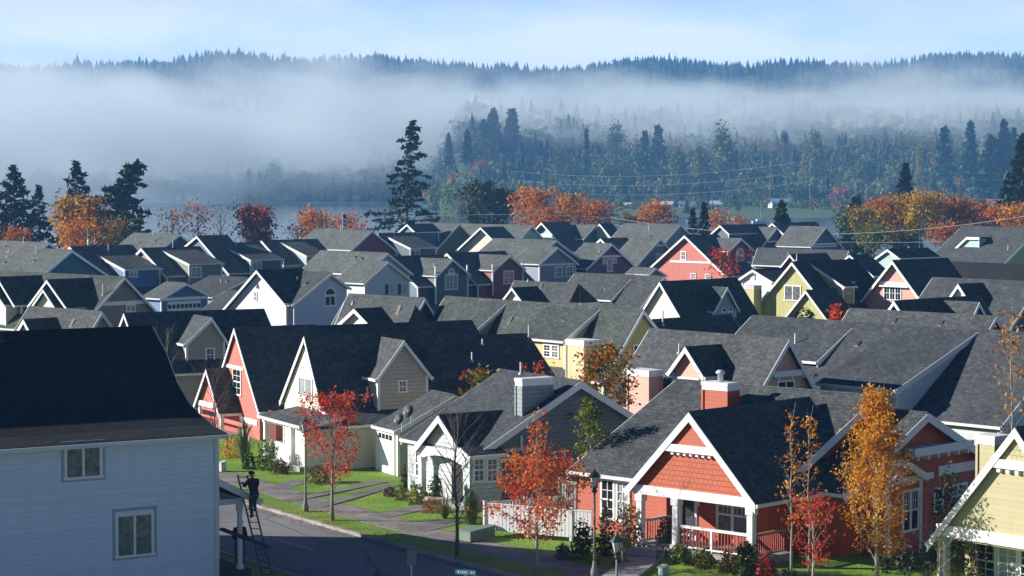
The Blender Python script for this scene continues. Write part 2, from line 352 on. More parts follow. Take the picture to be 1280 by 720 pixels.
# windows -----------------------------------------------------------
def window(h, face, plane, r, style='grid', parent=None, trim=None, glass=None, tw=.1):
    """r = (u0,u1,v0,v1) on the wall plane; face 'f' looks to -y, 's' looks to +x"""
    u0, u1, v0, v1 = r
    if u1 < u0: u0, u1 = u1, u0
    if v1 < v0: v0, v1 = v1, v0
    F = MB(); G = MB()
    def bx(mb, a0, a1, b0, b1, d0, d1):
        if a1 < a0: a0, a1 = a1, a0
        if face == 'f': mb.box(a0, a1, plane-d1, plane-d0, b0, b1)
        elif face == 'b': mb.box(a0, a1, plane+d0, plane+d1, b0, b1)
        else: mb.box(plane+d0, plane+d1, a0, a1, b0, b1)
    w, hh = u1-u0, v1-v0; tw = min(tw, w*.16)
    bx(F, u0-.02, u1+.02, v1-tw, v1, .0, .06); bx(F, u0-.05, u1+.05, v0, v0+tw*.9, .0, .08)
    bx(F, u0, u0+tw, v0+tw*.9, v1-tw, .0, .055); bx(F, u1-tw, u1, v0+tw*.9, v1-tw, .0, .055)
    bx(G, u0+tw, u1-tw, v0+tw*.9, v1-tw, -.02, .018)
    iu0, iu1, iv0, iv1 = u0+tw, u1-tw, v0+tw*.9, v1-tw
    def vbar(c, k=.022): bx(F, c-k, c+k, iv0, iv1, .02, .045)
    def hbar(c, k=.022, a=None, b=None): bx(F, a if a is not None else iu0, b if b is not None else iu1, c-k, c+k, .021, .042)
    if style == 'grid':
        vbar((iu0+iu1)/2, .05); hbar((iv0+iv1)/2, .035)
        for q in (.25, .75): vbar(iu0+(iu1-iu0)*q, .013)
        for q in (.25, .75): hbar(iv0+(iv1-iv0)*q, .013)
    elif style == 'dh':
        hbar((iv0+iv1)/2, .035)
        vbar((iu0+iu1)/2, .015)
        for q in (.25, .75): hbar(iv0+(iv1-iv0)*q, .013)
    elif style == 'slide': vbar((iu0+iu1)/2, .045)
    elif style == 'tri':
        for q in (.333, .667): vbar(iu0+(iu1-iu0)*q, .05)
        hbar((iv0+iv1)/2, .015)
        for q in (.167, .5, .833): vbar(iu0+(iu1-iu0)*q, .013)
    elif style == 'dh2':
        vbar((iu0+iu1)/2, .07); hbar((iv0+iv1)/2, .04)
        for q in (.167, .333, .667, .833): bx(F, iu0+(iu1-iu0)*q-.011, iu0+(iu1-iu0)*q+.011, (iv0+iv1)/2, iv1, .02, .04)
        hbar(iv0+(iv1-iv0)*.75, .011)
    elif style == 'arch':
        vbar((iu0+iu1)/2, .04); hbar(iv1-.02, .04)
        c = (u0+u1)/2; R = w/2; n = 9
        for i in range(n):
            t0, t1 = math.pi*i/n, math.pi*(i+1)/n; pts = []
            for d in (0, .06):
                for rr, t in ((R, t0), (R, t1), (R-tw, t1), (R-tw, t0)):
                    uu, vv = c+rr*math.cos(t), v1+rr*math.sin(t)
                    pts.append((uu, plane-d, vv) if face == 'f' else (plane+d, uu, vv))
            F.hexa(pts)
        arc = [(c+(R-tw)*math.cos(math.pi*i/n), v1+(R-tw)*math.sin(math.pi*i/n)) for i in range(n+1)]
        G.prism([((u, plane+.02, v) if face == 'f' else (plane-.02, u, v)) for u, v in arc], [((u, plane-.018, v) if face == 'f' else (plane+.018, u, v)) for u, v in arc])
    fo = F.build('window', trim or WHITE, parent or h.e); G.build('pane', glass or random.choice((GLASS, GLASS, CURTAIN_REFL, BLIND)), fo)
    return fo
def wf(h, y, px0, py0, px1, py1, **k):     # window on a street-facing wall from photo corners
    x0, x1 = h.f(px0, (py0+py1)/2, y)[0], h.f(px1, (py0+py1)/2, y)[0]; c = (px0+px1)/2
    return window(h, 'f', y, (x0, x1, h.f(c, py1, y)[1], h.f(c, py0, y)[1]), **k)
def ws(h, x, px0, py0, px1, py1, **k):     # window on a +x wall
    y0, y1 = h.s(px0, (py0+py1)/2, x)[0], h.s(px1, (py0+py1)/2, x)[0]; c = (px0+px1)/2
    return window(h, 's', x, (y0, y1, h.s(c, py1, x)[1], h.s(c, py0, x)[1]), **k)
def bandf(h, y, p0, p1, w=.22, d=.05, z=None, mat=None):
    x0, z0 = h.f(*p0, y); x1, z1 = h.f(*p1, y); z = z or (z0+z1)/2
    h.b('trim', mat or h.tm).box(x0, x1, y-d, y+.01, z-w/2, z+w/2); return x0, x1, z
def bands(h, x, p0, p1, w=.22, d=.05, z=None, mat=None):
    y0, z0 = h.s(*p0, x); y1, z1 = h.s(*p1, x); z = z or (z0+z1)/2
    h.b('trim', mat or h.tm).box(x-.01, x+d, y0, y1, z-w/2, z+w/2); return y0, y1, z
def chimney(h, x0, x1, y0, y1, z0, z1, wall=None, cap=None, pipe=False):
    a = MB(); a.box(x0, x1, y0, y1, z0, z1-.12)
    for sx in (x0, x1):
        for sy in (y0, y1): a.box(sx-.05, sx+.05, sy-.05, sy+.05, z0, z1-.305)
    w = a.build('chimney', wall or h.wm, h.e)
    c = MB(); c.box(x0-.06, x1+.06, y0-.06, y1+.06, z1-.12, z1+.04); c.box(x0-.03, x1+.03, y0-.03, y1+.03, z1-.3, z1-.121); c.build('chimney_cap', cap or h.tm, w)
    if pipe:
        p = MB(); m = ((x0+x1)/2, (y0+y1)/2, z1+.03); p.lathe(m, [(.12, 0), (.12, .35), (.2, .36), (.2, .42), (.13, .5)]); p.build('flue', METAL, w, True)
def pipe(h, x, y, z, hh=.6, r=.05):
    p = MB(); p.lathe((x, y, z-.1), [(r*2.4, 0), (r*2.2, .12), (r, .16), (r, hh+.1)], 8); p.build('vent_pipe', METAL, h.e, True)
def pipeR(h, m, px, py, hh=.6): X, Y, Z = h.onR(px, py, m); pipe(h, X, Y, Z, hh)
def pipeF(h, m, px, py, hh=.6): X, Y, Z = h.onF(px, py, m); pipe(h, X, Y, Z, hh)
# ------------------------------------------------------------------ colours
CREAM = (.74, .69, .55); WARMW = (.76, .74, .68); RED = (.42, .072, .022); BARN = (.55, .13, .10); SLATE = (.155, .185, .21); OLIVE = (.22, .23, .17)
YELL = (.52, .43, .16); LIME = (.45, .44, .17); PINK = (.60, .29, .23); PEACH = (.66, .36, .28); TAN = (.26, .21, .165); TEAL = (.035, .13, .19); NAVY = (.06, .09, .16)
BLUE = (.07, .15, .32); MAROON = (.22, .045, .06); LILAC = (.50, .53, .62); PALE = (.56, .60, .62); GREYB = (.22, .26, .32); PURP = (.10, .075, .16); WARMG = (.42, .40, .35); PALEB = (.62, .66, .72); AQUA = (.36, .52, .47); SAGE = (.36, .39, .30); SAND = (.42, .375, .20)

# ================== white house across the street, in shade
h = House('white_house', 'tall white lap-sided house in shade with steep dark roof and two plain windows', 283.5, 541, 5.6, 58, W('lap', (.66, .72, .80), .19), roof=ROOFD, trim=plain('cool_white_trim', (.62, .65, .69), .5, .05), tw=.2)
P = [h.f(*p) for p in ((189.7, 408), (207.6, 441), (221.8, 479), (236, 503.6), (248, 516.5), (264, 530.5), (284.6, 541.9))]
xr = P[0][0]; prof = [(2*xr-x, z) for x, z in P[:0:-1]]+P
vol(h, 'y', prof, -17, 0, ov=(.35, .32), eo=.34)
XW = P[-1][0]-.34
TRB = plain('blue_grey_window_trim', (.34, .39, .48), .6, .05)
for q in ((80, 557, 127.5, 598.5), (144, 641, 192, 696)):
    ws(h, XW, *q, style='slide', glass=CURTAIN_REFL); y0, y1 = h.s(q[0]-2, q[1], XW)[0], h.s(q[2]+2, q[1], XW)[0]; z0, z1 = h.s(q[0], q[3]+3, XW)[1], h.s(q[0], q[1]-2, XW)[1]; fr = MB(); fr.box(XW-.01, XW+.03, y0-.06, y1+.06, z0-.05, z0+.1); fr.box(XW-.01, XW+.025, y0-.05, y0+.08, z0, z1+.05); fr.box(XW-.01, XW+.025, y1-.08, y1+.05, z0, z1+.05); fr.box(XW-.01, XW+.028, y0-.05, y1+.05, z1-.03, z1+.08); fr.build('window_trim', TRB, h.e)  # pale reflections put into the pane colour
h.b('corner_board', h.tm).box(XW-.09, XW+.025, -.42, -.28, 0, 5.3)
h.b('downspout', WHITE).box(XW-.12, XW-.02, -.27, -.19, .9, 5.2)
ya, za = h.s(268, 598, -.25); yb, zb = h.s(325, 623, -.25)
vol(h, 'x', [(-.32, za+.02), (yb, zb)], -7, -.2, base=None, rake=(1, 1), eave=(0, 1), tw=.22)
py, pz = h.s(299.5, 632, -.55); _, pz1 = h.s(299.8, 711, -.55)
def post(h, x, y, z0, z1, w=.075, name='porch_post', mat=None, cap=True):
    m = MB(); m.box(x-w, x+w, y-w, y+w, z0, z1)
    if cap: m.box(x-w*1.45, x+w*1.45, y-w*1.45, y+w*1.45, z0, z0+.16); m.box(x-w*1.35, x+w*1.35, y-w*1.35, y+w*1.35, z1-.3, z1-.02)
    m.build(name, mat or h.tm, h.e)
post(h, -.55, py, pz1, pz+.1); post(h, -3.6, py, pz1, pz+.1)
h.b('porch_beam', h.tm).box(-7, -.42, py-.1, py+.1, pz+.08, pz+.32); h.b('porch_beam', h.tm).box(-.65, -.45, -.3, py-.1, pz+.08, pz+.3)
h.b('porch_deck', plain('dark_deck', (.05, .045, .042), .8)).box(-7, -.3, -.3, py+.35, .1, pz1)
HL = h; HLpost = h.toworld(-.55, py); HLeave = (yb, zb)
h.flush()

# ================== orange house
h = House('orange_house', 'bright orange house with white front porch, orange chimney and dark red side gable', 861.5, 515, 5.97, 43.3, W('lap', RED, .17), tw=.3)
SHK = W('shake', (.46, .092, .03), .2)
xe, yE = h.loc(963, 618, 2.8)
m = SG(h, (1096, 494), (963, 618), left=(846, 477), x=xe, ov=(.3, .3), wall=h.wm, corners=False)
yW = yE+.3
g = FG(h, (861.5, 515), None, (944.5, 630), back=(1012, 497.5), y=0, base=2.78, wall=SHK, ov=(.2, 0), eo=.25, corners=False, th=.16)
xL, xR = g['xl']+.3, g['xr']-.3
wb = h.b('wall', h.wm)
# porch beam, posts, floor
_, zb0 = h.f(866, 613.5, .2); zb0 -= .05
h.b('porch_beam', WHITE).box(xL-.02, xR+.02, .12, .42, zb0-.32, zb0+.05)
for yy in (.25,):
    for p0 in (801, 846, 939.5): post(h, h.f(p0, 640, .27)[0], .27, .55, zb0-.3, .13)
h.b('porch_beam', WHITE).box(xL-.02, xL+.2, .42, yW+.3, zb0-.3, zb0+.02); h.b('porch_beam', WHITE).box(xR-.2, xR+.02, .42, yW+.3, zb0-.3, zb0+.02)
h.b('porch_floor', CONC).box(xL-.15, xR+.15, .05, yW+.3, .05, .55)
h.b('porch_ceiling', WHITE).box(xL+.1, xR-.1, .42, yW, zb0-.02, zb0+.03)
# trim of the gable
z1 = h.f(865, 561, .1)[1]; ka = (g['za']-z1)*1/g['kr']
h.b('trim', WHITE).box(g['xa']-ka+.2, g['xa']+ka-.2, -.02, .20, z1-.17, z1+.12)
for k in range(7): h.b('trim', WHITE).box(g['xa']-ka+.45+k*(2*ka-1.0)/6, g['xa']-ka+.57+k*(2*ka-1.0)/6, .06, .21, z1-.30, z1-.17)
T = MB(); zt = g['za']-.2; T.prism([(g['xa']-ka+.1, .10, z1), (g['xa']+ka-.1, .10, z1), (g['xa'], .10, zt)], [(g['xa']-ka+.1, .19, z1), (g['xa']+ka-.1, .19, z1), (g['xa'], .19, zt)]); T.build('gable_panel', h.wm, h.e)
# railing
xa, xb = h.f(849, 655, .25)[0], h.f(936, 668, .25)[0]
def rail(h, name, p0, p1, z0, z1, n, mat=WHITE, pm=None):
    r = MB(); d = Vector((p1[0]-p0[0], p1[1]-p0[1], 0)); q = Vector((-d.y, d.x, 0)).normalized()*.05
    def bar(za, zb, w):
        Q = q*w; A = Vector((p0[0], p0[1], 0)); Bv = Vector((p1[0], p1[1], 0))
        r.hexa([(*(A-Q).xy, za), (*(Bv-Q).xy, za), (*(Bv+Q).xy, za), (*(A+Q).xy, za), (*(A-Q).xy, zb), (*(Bv-Q).xy, zb), (*(Bv+Q).xy, zb), (*(A+Q).xy, zb)])
    bar(z1-.1, z1, 1.2); bar(z0+.08, z0+.15, .8); o = r.build(name, mat, h.e)
    c = MB()
    for i in range(n):
        t = (i+.5)/n; x, y = p0[0]+d.x*t, p0[1]+d.y*t; c.box(x-.022, x+.022, y-.022, y+.022, z0+.15, z1-.1)
    c.build('balusters', pm or mat, o); return o
BAL = plain('red_baluster_paint', (.34, .06, .04), .6)
xm = (xa+xb)/2
rail(h, 'railing', (xa, .27), (xb, .27), .55, 1.5, 22, WHITE, BAL); post(h, xm-.1, .27, .55, 1.48, .05, 'railing_post', WHITE, False)
rail(h, 'railing', (xR-.02, .45), (xR-.02, yW), .55, 1.5, 14, plain('brown_rail', (.4, .22, .16), .6), BAL)
x0 = h.f(803, 650, .25)[0]; rail(h, 'railing', (x0, .5), (x0, yW), .55, 1.5, 12, GREYTRIM, BAL)
# porch back wall openings
wf(h, yW, 896, 620, 936.5, 668, style='dh2')
xd0, xd1 = h.f(855, 640, yW)[0], h.f(868.5, 640, yW)[0]
d = MB(); d.box(xd0-.14, xd1+.14, yW-.06, yW+.02, .5, 2.75); d.box(xd0-.34, xd0-.16, yW-.05, yW, .5, 2.75); fo = d.build('door', WHITE, h.e)
d = MB(); d.box(xd0, xd1, yW-.09, yW-.062, .55, 2.6); d.build('door_leaf', plain('dark_green_door', (.012, .018, .016), .4), fo)
x2 = h.f(874.5, 620, yW)[0]; d = MB(); d.lathe((x2, yW-.1, 1.95), [(.06, 0), (.1, .05), (.09, .2), (.03, .26)], 8); d.build('wall_lamp', WHITE, h.e)
# left bay of the porch: projecting corner of the house
xq0, xq1 = h.f(809, 640, 1.7)[0], h.f(832, 640, 1.7)[0]
h.b('wall', h.wm).box(xL+.1, xq1, 1.75, yW+.1, .5, zb0-.02)
wf(h, m['yf']+.3, 751, 598, 769, 650, style='dh'); wf(h, m['yf']+.3, 770.5, 601, 788, 653, style='dh')
# main +x wall: band, window, bay
XW = m['xw']
bands(h, XW, (968, 619), (1056, 604), w=.3, z=2.78)
ws(h, XW, 1018, 618, 1034, 645, style='dh')
# rear wing and its little gabled bay
wx, wy = h.loc(1056, 617, 2.8); wg = SG(h, (1160, 515.5), (1056, 617), x=wx, length=6, ov=(0, .35), corners=False)
q0, q1, zq = bands(h, wx-.35, (1131, 548), (1205, 536), w=.34, d=.5, z=wg['za']-1.55)
for k in range(6): h.b('trim', WHITE).box(wx-.35, wx+.1, q0+.3+k*(q1-q0-.7)/5, q0+.42+k*(q1-q0-.7)/5, zq-.36, zq-.18)
bands(h, wx-.35, (1172, 600), (1240, 589), w=.4, z=2.95)
bx, by = h.loc(1137, 577, 4.2); T = dorm(h); A = h.s(1137, 577, wx+1.1); F = h.s(1113.6, 600, wx+1.1)
vol(h, 'x', [F, A, (2*A[0]-F[0], F[1])], wx-.4, wx+1.1, base=.2, ov=(0, .25), eo=.15, rake=(0, 1), tw=.24)
bands(h, wx+.85, (1117, 607), (1166, 600), w=.24, z=F[1]-.15)
ws(h, wx+.85, 1127, 611, 1148, 664, style='dh2'); ws(h, wx-.35, 1166, 609, 1178, 640, style='dh'); ws(h, wx-.35, 1186, 604, 1208, 636, style='dh2')
# chimney on the front slope
cx, cy, cz = h.onF(893, 511, m); c0, c1 = h.f(878.5, 495, cy-.4)[0], h.f(909, 495, cy-.4)[0]; ctop = h.f(893, 479, cy-.4)[1]
chimney(h, c0, c1, cy-.4, cy+.35, cz-1.0, ctop, pipe=True)
gp = MB(); x_ = m['x0']+.27; gp.prism([(x_, m['yf']+.35, 2.5), (x_, m['ya'], m['za']-.3), (x_, 2*m['ya']-m['yf']-.35, 2.5)], [(x_-.03, m['yf']+.35, 2.5), (x_-.03, m['ya'], m['za']-.3), (x_-.03, 2*m['ya']-m['yf']-.35, 2.5)]); gp.build('gable_panel', W('shake', (.13, .13, .13), .2), h.e)  # dark cladding added on the unseen left gable end to cut orange bounce
OR = h; OR_yW = yW; OR_xLR = (xL, xR); OR_g = g
h.flush()

# ================== slate grey house
h = House('slate_house', 'slate blue-grey shingled house with arched white porch gable and wide shingled chimney', 726, 475.8, 5.75, 58, W('shake', SLATE, .2), tw=.28)
m = SG(h, (726, 475.8), (596.7, 566.5), (802, 523.7), left=(626, 460), x=0, ov=(.3, .32))
XW = m['xw']; LG = W('shake', (.52, .56, .55), .2)
X_, Y_, Z_ = h.onF(629, 513, m); yg = h.s(548.5, 518.5, X_)[0]; print('slate porch', yg, Z_, h.s(548.5, 518.5, X_)[1])
g = FG(h, (548.5, 518.5), (515.5, 561), None, back=(629, 513), y=yg, base=2.85, wall=LG, ov=(.35, 0), eo=.25, corners=False)
xL, xR = g['xl']+.3, g['xr']-.3; yP = yg+.25
z1 = g['zl']-.05
# arched beam
ar = MB(); n = 14
for i in range(n):
    a0, a1 = xL+(xR-xL)*i/n, xL+(xR-xL)*(i+1)/n
    zz = lambda a: z1-.38+.34*(1-((a-(xL+xR)/2)/((xR-xL)/2))**2)
    ar.hexa([(a0, yP-.1, zz(a0)), (a1, yP-.1, zz(a1)), (a1, yP+.18, zz(a1)), (a0, yP+.18, zz(a0)), (a0, yP-.1, z1+.28), (a1, yP-.1, z1+.28), (a1, yP+.18, z1+.28), (a0, yP+.18, z1+.28)])
ar.build('arched_beam', WHITE, h.e)
for x in (xL+.12, xR-.12): post(h, x, yP+.04, .4, z1-.2, .13)
h.b('porch_floor', CONC).box(xL-.1, xR+.1, yP-.2, m['yf']+.6, .05, .4)
yq = m['yf']+.25
h.b('pale_wall', LG).box(m['x0']+.25, xR, yq-.03, yq+.05, .05, 2.75)
wf(h, yq-.04, 520, 562, 527, 596, style='dh')
d = MB(); xd = (xL+xR)/2+.4; d.box(xd-.5, xd+.5, yq-.1, yq-.035, .4, 2.5); d.build('door', DARK, h.e)
# bay on the side wall with its own little roof
XB = XW+.55; b0, b1 = h.s(587, 590, XB)[0], h.s(627, 590, XB)[0]; bt_ = h.s(607, 567, XB)[1]; bb_ = h.s(607, 606, XB)[1]
h.b('bay_wall', LG).box(XW-.02, XB, b0, b1, .05, bt_)
vol(h, 'y', [(XW, bt_+.3), (XB+.2, bt_)], b0-.15, b1+.15, base=None, rake=(1, 1), eave=(0, 1), tw=.12, th=.1)
for q0, q1 in ((590.5, 606), (607, 622.5)): ws(h, XB, q0, 571.5, q1, 603, style='dh', glass=CURTAIN_REFL)
ws(h, XW, 691, 563, 706.5, 581, style='dh'); ws(h, XW, 634, 566, 645, 577, style='slide')
v = MB(); y0, z0 = h.s(717, 497, XW); y1, _ = h.s(729, 497, XW); v.box(XW-.02, XW+.04, y0, y1, z0-.02, z0+.5); v.build('gable_vent', plain('slate_vent', (.11, .13, .15), .7), h.e)
v = MB(); y0, z0 = h.s(711.5, 519, XW); v.lathe((XW+.1, y0, z0-.15), [(.05, 0), (.12, .05), (.12, .22), (.03, .28)], 8); v.build('wall_lamp', BLACK, h.e)
h.b('trim', GREYTRIM).box(XW+.01, XW+.09, h.s(651, 560, XW)[0]-.05, h.s(651, 560, XW)[0]+.05, .1, 3.4)
cx, cy, cz = h.onF(653, 520, m); yy = h.s(690, 500, cx)[0]; ct = h.s(654, 474.5, cx)[1]
chimney(h, cx-.55, cx, cy, yy, cz-1.2, ct, wall=W('shake', (.25, .29, .30), .2))
pipeF(h, m, 651, 467, .55)
SLH = h; h.flush()

# ================== cream house with the dormer and garage
h = House('cream_house', 'tall cream house with steep front gable, shingled side dormer and white garage door', 402.5, 511, 3.15, 63, W('lap', CREAM, .16), tw=.22)
m = FG(h, (380.5, 420), (350, 501), (402.5, 511), back=(562, 412.5), kick=(424, 532), ov=(.15, .3), corners=False, rake=(1, 0))
CS = W('shake', (.52, .49, .36), .2); CL = W('lap', (.50, .47, .34), .16)
dr = dormR(h, m, (505, 425.5), (475, 420), (471, 472.5), (540, 471), wall=CS, tw=.2)
ws(h, dr['x'], 497.5, 475, 508.8, 490.5, style='dh')
wf(h, .15, 373.5, 471, 391, 497, style='slide')
# front porch
px_, py_ = h.loc(323.5, 518, 2.6); zt = h.f(350, 503, .25)[1]
vol(h, 'x', [(py_, 2.6), (.3, zt+.1)], px_, m['xr']-.1, base=None, rake=(1, 1), eave=(1, 0), tw=.16)
for p0 in (333, 365.5): post(h, h.f(p0, 560, py_+.35)[0], py_+.35, .45, 2.5, .12)
h.b('porch_beam', WHITE).box(px_+.3, m['xr']-.5, py_+.25, py_+.45, 2.26, 2.5)
h.b('porch_floor', CONC).box(px_+.2, h.f(372, 560, py_)[0], py_+.1, .3, .03, .45)
yw = .29
d = MB(); x0, x1 = h.f(336.5, 545, yw-.02)[0], h.f(346, 545, yw-.02)[0]; d.box(x0, x1, yw-.05, yw, .45, 2.3); d.build('door', DOORM, h.e)
h.b('wall', h.wm).box(px_+.5, m['xl']+1, .3, 5, .05, 2.5)
h.b('wall', h.wm).box(h.f(366, 560, py_+.3)[0]+.15, m['xr']-.55, py_+.45, .32, .05, 2.3)
wf(h, yw, 355, 531, 364.5, 566, style='dh')
x0 = h.f(338, 575, py_+.35)[0]; x1 = h.f(362, 580, py_+.35)[0]; w = MB(); w.box(x0, x1, py_+.3, py_+.4, .45, 1.35); w.build('porch_parapet', WHITE, h.e)
# garage wing
gx, gy = h.loc(494.5, 538, 2.55)
A = h.s(569, 493.5, gx); xg0 = h.f(466, 529, gy)[0]
vol(h, 'x', [(gy, 2.55), A, (A[0]+1.6, A[1]-.7)], xg0, gx, base=.03, ov=(.1, .12), eo=(.2, .2), wall=CL, tw=.2)
GM_ = dict(ya=A[0], za=A[1], kf=(A[1]-2.55)/(A[0]-gy))
d0, d1 = h.f(473.5, 570, gy+.2)[0], h.f(493, 570, gy+.2)[0]
d = MB(); d.box(d0-.12, d1+.1, gy+.14, gy+.2, .03, 2.42); fo = d.build('garage_door', WHITE, h.e)
p = MB()
for k in range(4): p.box(d0+.15+k*(d1-d0-.2)/4, d0+.1+(k+.85)*(d1-d0-.2)/4, gy+.12, gy+.145, 1.95, 2.2)
p.build('pane', GLASS, fo)
pipeR(h, m, 459, 495, .5)
h.flush()
CRH = h
def dish(px, py, s, label):
    X, Y, Z = h.onF(px, py+14, GM_); wx, wy = h.toworld(X, Y)
    e = empty('satellite_dish', (wx, wy, Z-.05), -.5, label, 'satellite dish', 'dishes on the garage roof')
    a = MB(); a.tube([(0, 0, 0), (0, 0, .42), (0, -.08, .58)], .025); a.build('mast', METAL, e)
    b = MB(); prof = [(.02, 0), (s*.5, .035), (s*.85, .1), (s, .15), (s+.01, .17)]; b.lathe((0, 0, 0), prof, 14)
    o = b.build('reflector', plain('dark_grey_dish', (.05, .055, .06), .6), e, True); o.location = (0, -.1, .62); o.rotation_euler = (rad(70), 0, rad(-12))
    c = MB(); c.tube([(0, -.15, .3), (0, -.5, .42), (0, -.62, .6)], .02); c.box(-.05, .05, -.68, -.58, .56, .68); c.build('receiver_arm', METAL, e)
dish(514, 515, .33, 'larger round dish standing higher on the cream house garage roof'); dish(502.5, 525, .28, 'smaller round dish standing lower on the cream house garage roof')

# ================== red house beside it
h = House('red_house', 'narrow coral red house with steep white-trimmed gable and a small matching porch gable', 293, 409.5, 6.4, 62, W('lap', BARN, .16), tw=.22)
m = FG(h, (293, 409.5), None, (323.8, 514.5), back=(395, 405.5), ov=(.15, .3), corners=False, rake=(1, 0))
bandf(h, .15, (280, 456), (305, 461), w=.2); wf(h, .15, 291.5, 460, 302, 494, style='dh'); bandf(h, .15, (300, 523), (322, 529), w=.3)
yp = -1.2
g = FG(h, (257.8, 461), (242, 507), (274, 517), y=yp, length=-yp+.2, base=1.5, ov=(.25, 0), eo=.25, corners=False)
bandf(h, yp+.2, (249, 502), (268, 508), w=.3, d=.1)
for x in (g['xl']+.4, g['xr']-.4): post(h, x, yp+.3, .3, g['zr']+.4*g['kr']-.32, .1)
h.b('porch_floor', CONC).box(g['xl'], g['xr'], yp+.1, .3, .03, .3)
rail(h, 'railing', (g['xl']+.4, yp+.3), (g['xr']-.4, yp+.3), .3, 1.2, 12, W('lap', BARN, .16))
h.flush()

# ================== grey-beige house behind
h = House('beige_house', 'beige house with long black roof and gabled side dormer, above the white house ridge', 155.3, 391.3, 6.7, 63, W('lap', (.38, .35, .31), .16), tw=.2)
m = FG(h, (155.3, 391.3), (131, 455), None, back=(330, 386.7))
dr = dormR(h, m, (264.7, 396.5), (242, 392.7), (231, 432), (285.5, 425.5), tw=.22)
ws(h, dr['x'], 256.5, 434.5, 268.5, 452, style='dh')
h.flush()

# ================== dark roofed houses behind the cream and slate ones
h = House('cottage', 'black-roofed house just behind the cream house with a thin white rake showing', 355, 409, 6.0, 60, W('lap', WARMG, .16), tw=.18)
m = FG(h, (355, 409), None, (387, 470), back=(590, 404.5), rake=(1, 0)); h.flush()
h = House('cottage', 'black-roofed house between slate and yellow houses with vent pipes on its roof', 486, 424, 5.8, 60, W('lap', WARMW, .16), tw=.18)
xz = h.loc(563, 470, 2.9)[0]
m = FG(h, (486, 424), None, (530, 500), back=(660, 414.8), zf=2.6, roof=ROOF, rake=(1, 0))
pipeR(h, m, 661, 421, .7); pipeR(h, m, 590, 451, .5); pipeR(h, m, 603, 430, .3); h.flush()

# ================== pale green-yellow house at the right
h = House('sand_house', 'pale yellow-green lap-sided house with white gable beam and squat chimney at the right edge', 1269, 534, 6.4, 50.9, W('lap', SAND, .2), tw=.3)
g = FG(h, (1269, 534), (1159, 677), None, length=11, base=2.35, ov=(.2, .3), eo=.28, corners=False)
_, z1 = h.f(1238, 577, .1); ka = (g['za']-z1)/g['kr']
h.b('trim', WHITE).box(g['xa']-ka+.2, g['xa']+ka-.2, -.02, .2, z1-.17, z1+.14)
for k in range(5): h.b('trim', WHITE).box(g['xa']-ka+.3+k*(2*ka-.7)/4, g['xa']-ka+.45+k*(2*ka-.7)/4, .06, .21, z1-.33, z1-.17)
T = MB(); zt = g['za']-.25; T.prism([(g['xa']-ka+.15, .1, z1), (g['xa']+ka-.15, .1, z1), (g['xa'], .1, zt)], [(g['xa']-ka+.15, .19, z1), (g['xa']+ka-.15, .19, z1), (g['xa'], .19, zt)]); T.build('gable_panel', W('shake', SAND, .2), h.e)
_, zb = h.f(1230, 670, .25); h.b('porch_beam', WHITE).box(g['xl']+.3, g['xr']-.3, .12, .42, zb-.22, zb+.2)
h.b('wall', h.wm).box(g['xl']+.5, g['xr']-.5, 1.5, 10, .05, 2.4)
for i in range(3):
    a = 1219.5+i*27.5; wf(h, 1.49, a, 677+i*4, a+27, 724+i*4, style='dh')
post(h, g['xl']+.48, .3, .1, zb-.2, .15, mat=h.wm); h.b('corner_board', WHITE).box(g['xl']+.62, g['xl']+.70, .14, .46, .1, zb-.2)
cx, cz = h.f(1222, 545, 2.2); c1 = h.f(1243, 546, 2.2)[0]; chimney(h, cx, c1, 2.2, 3.0, 2.5, cz+.02)
h.flush(); HR = h
# ================== middle rows
# pink house with pink chimney
h = House('pink_house', 'peach pink house with pink chimney and small front dormer, right behind the orange house', 986.5, 423.5, 6.8, 49, W('lap', PEACH, .17), tw=.26)
m = SG(h, (986.5, 423.5), (955, 479), (1019, 485), left=(812, 410.5), ov=(.3, .35), zf=2.9, zb=2.9)
XW = m['xw']; y0, y1, z = bands(h, XW, (962, 470), (1004, 464), w=.3, d=.3, z=h.s(985, 466, XW)[1]); ws(h, XW, 971, 475, 993, 486.5, style='slide')
for k in range(4): h.b('trim', WHITE).box(XW, XW+.25, y0+.4+k*1.0, y0+.52+k*1.0, z-.3, z-.15)
dr = dormF(h, m, (856.8, 433.8), (901.5, 429.8), (833.4, 467.3), (880, 469.4), tw=.26)
wf(h, dr['y'], 842.5, 471.5, 874, 492, style='slide')
cx, cy, cz = h.onF(811, 512, m); c0 = h.f(784.5, 490, cy-.5)[0]; c1 = h.f(811, 490, cy-.5)[0]; ct = h.f(798, 463, cy-.5)[1]
chimney(h, c0, c1, cy-.5, cy+.45, .5, ct)
pipeF(h, m, 849, 441, .5)
h.flush()
# big grey roof at right
h = House('grey_roofed_house', 'large house whose broad grey roof carries two long shed dormers, behind the orange house', 1340, 419, 7.0, 48, W('lap', (.50, .54, .52), .17), tw=.26)
m = SG(h, (1340, 419), (1226, 565), left=(940, 394.5), length=20, ov=(.3, .3), zf=2.8)
h.flush()
WB = W('lap', (.62, .66, .66), .17)
d1 = shedF(h, m, (1070, 403.7), (1021, 451.5), (930, 441), wall=W('lap', (.55, .56, .46), .17)); wf(h, d1['y'], 1004, 456, 1013, 473, style='dh')
d2 = shedF(h, m, (1224, 413), (1119.5, 486.5), (1021, 476), wall=WB)
for a, b, c in ((1028, 1043, 483.5), (1055, 1071, 486), (1076, 1092, 488)): wf(h, d2['y'], a, c, b, c+7, style='grid', tw=.07)
pipeF(h, m, 994, 434, .75)
h.flush()
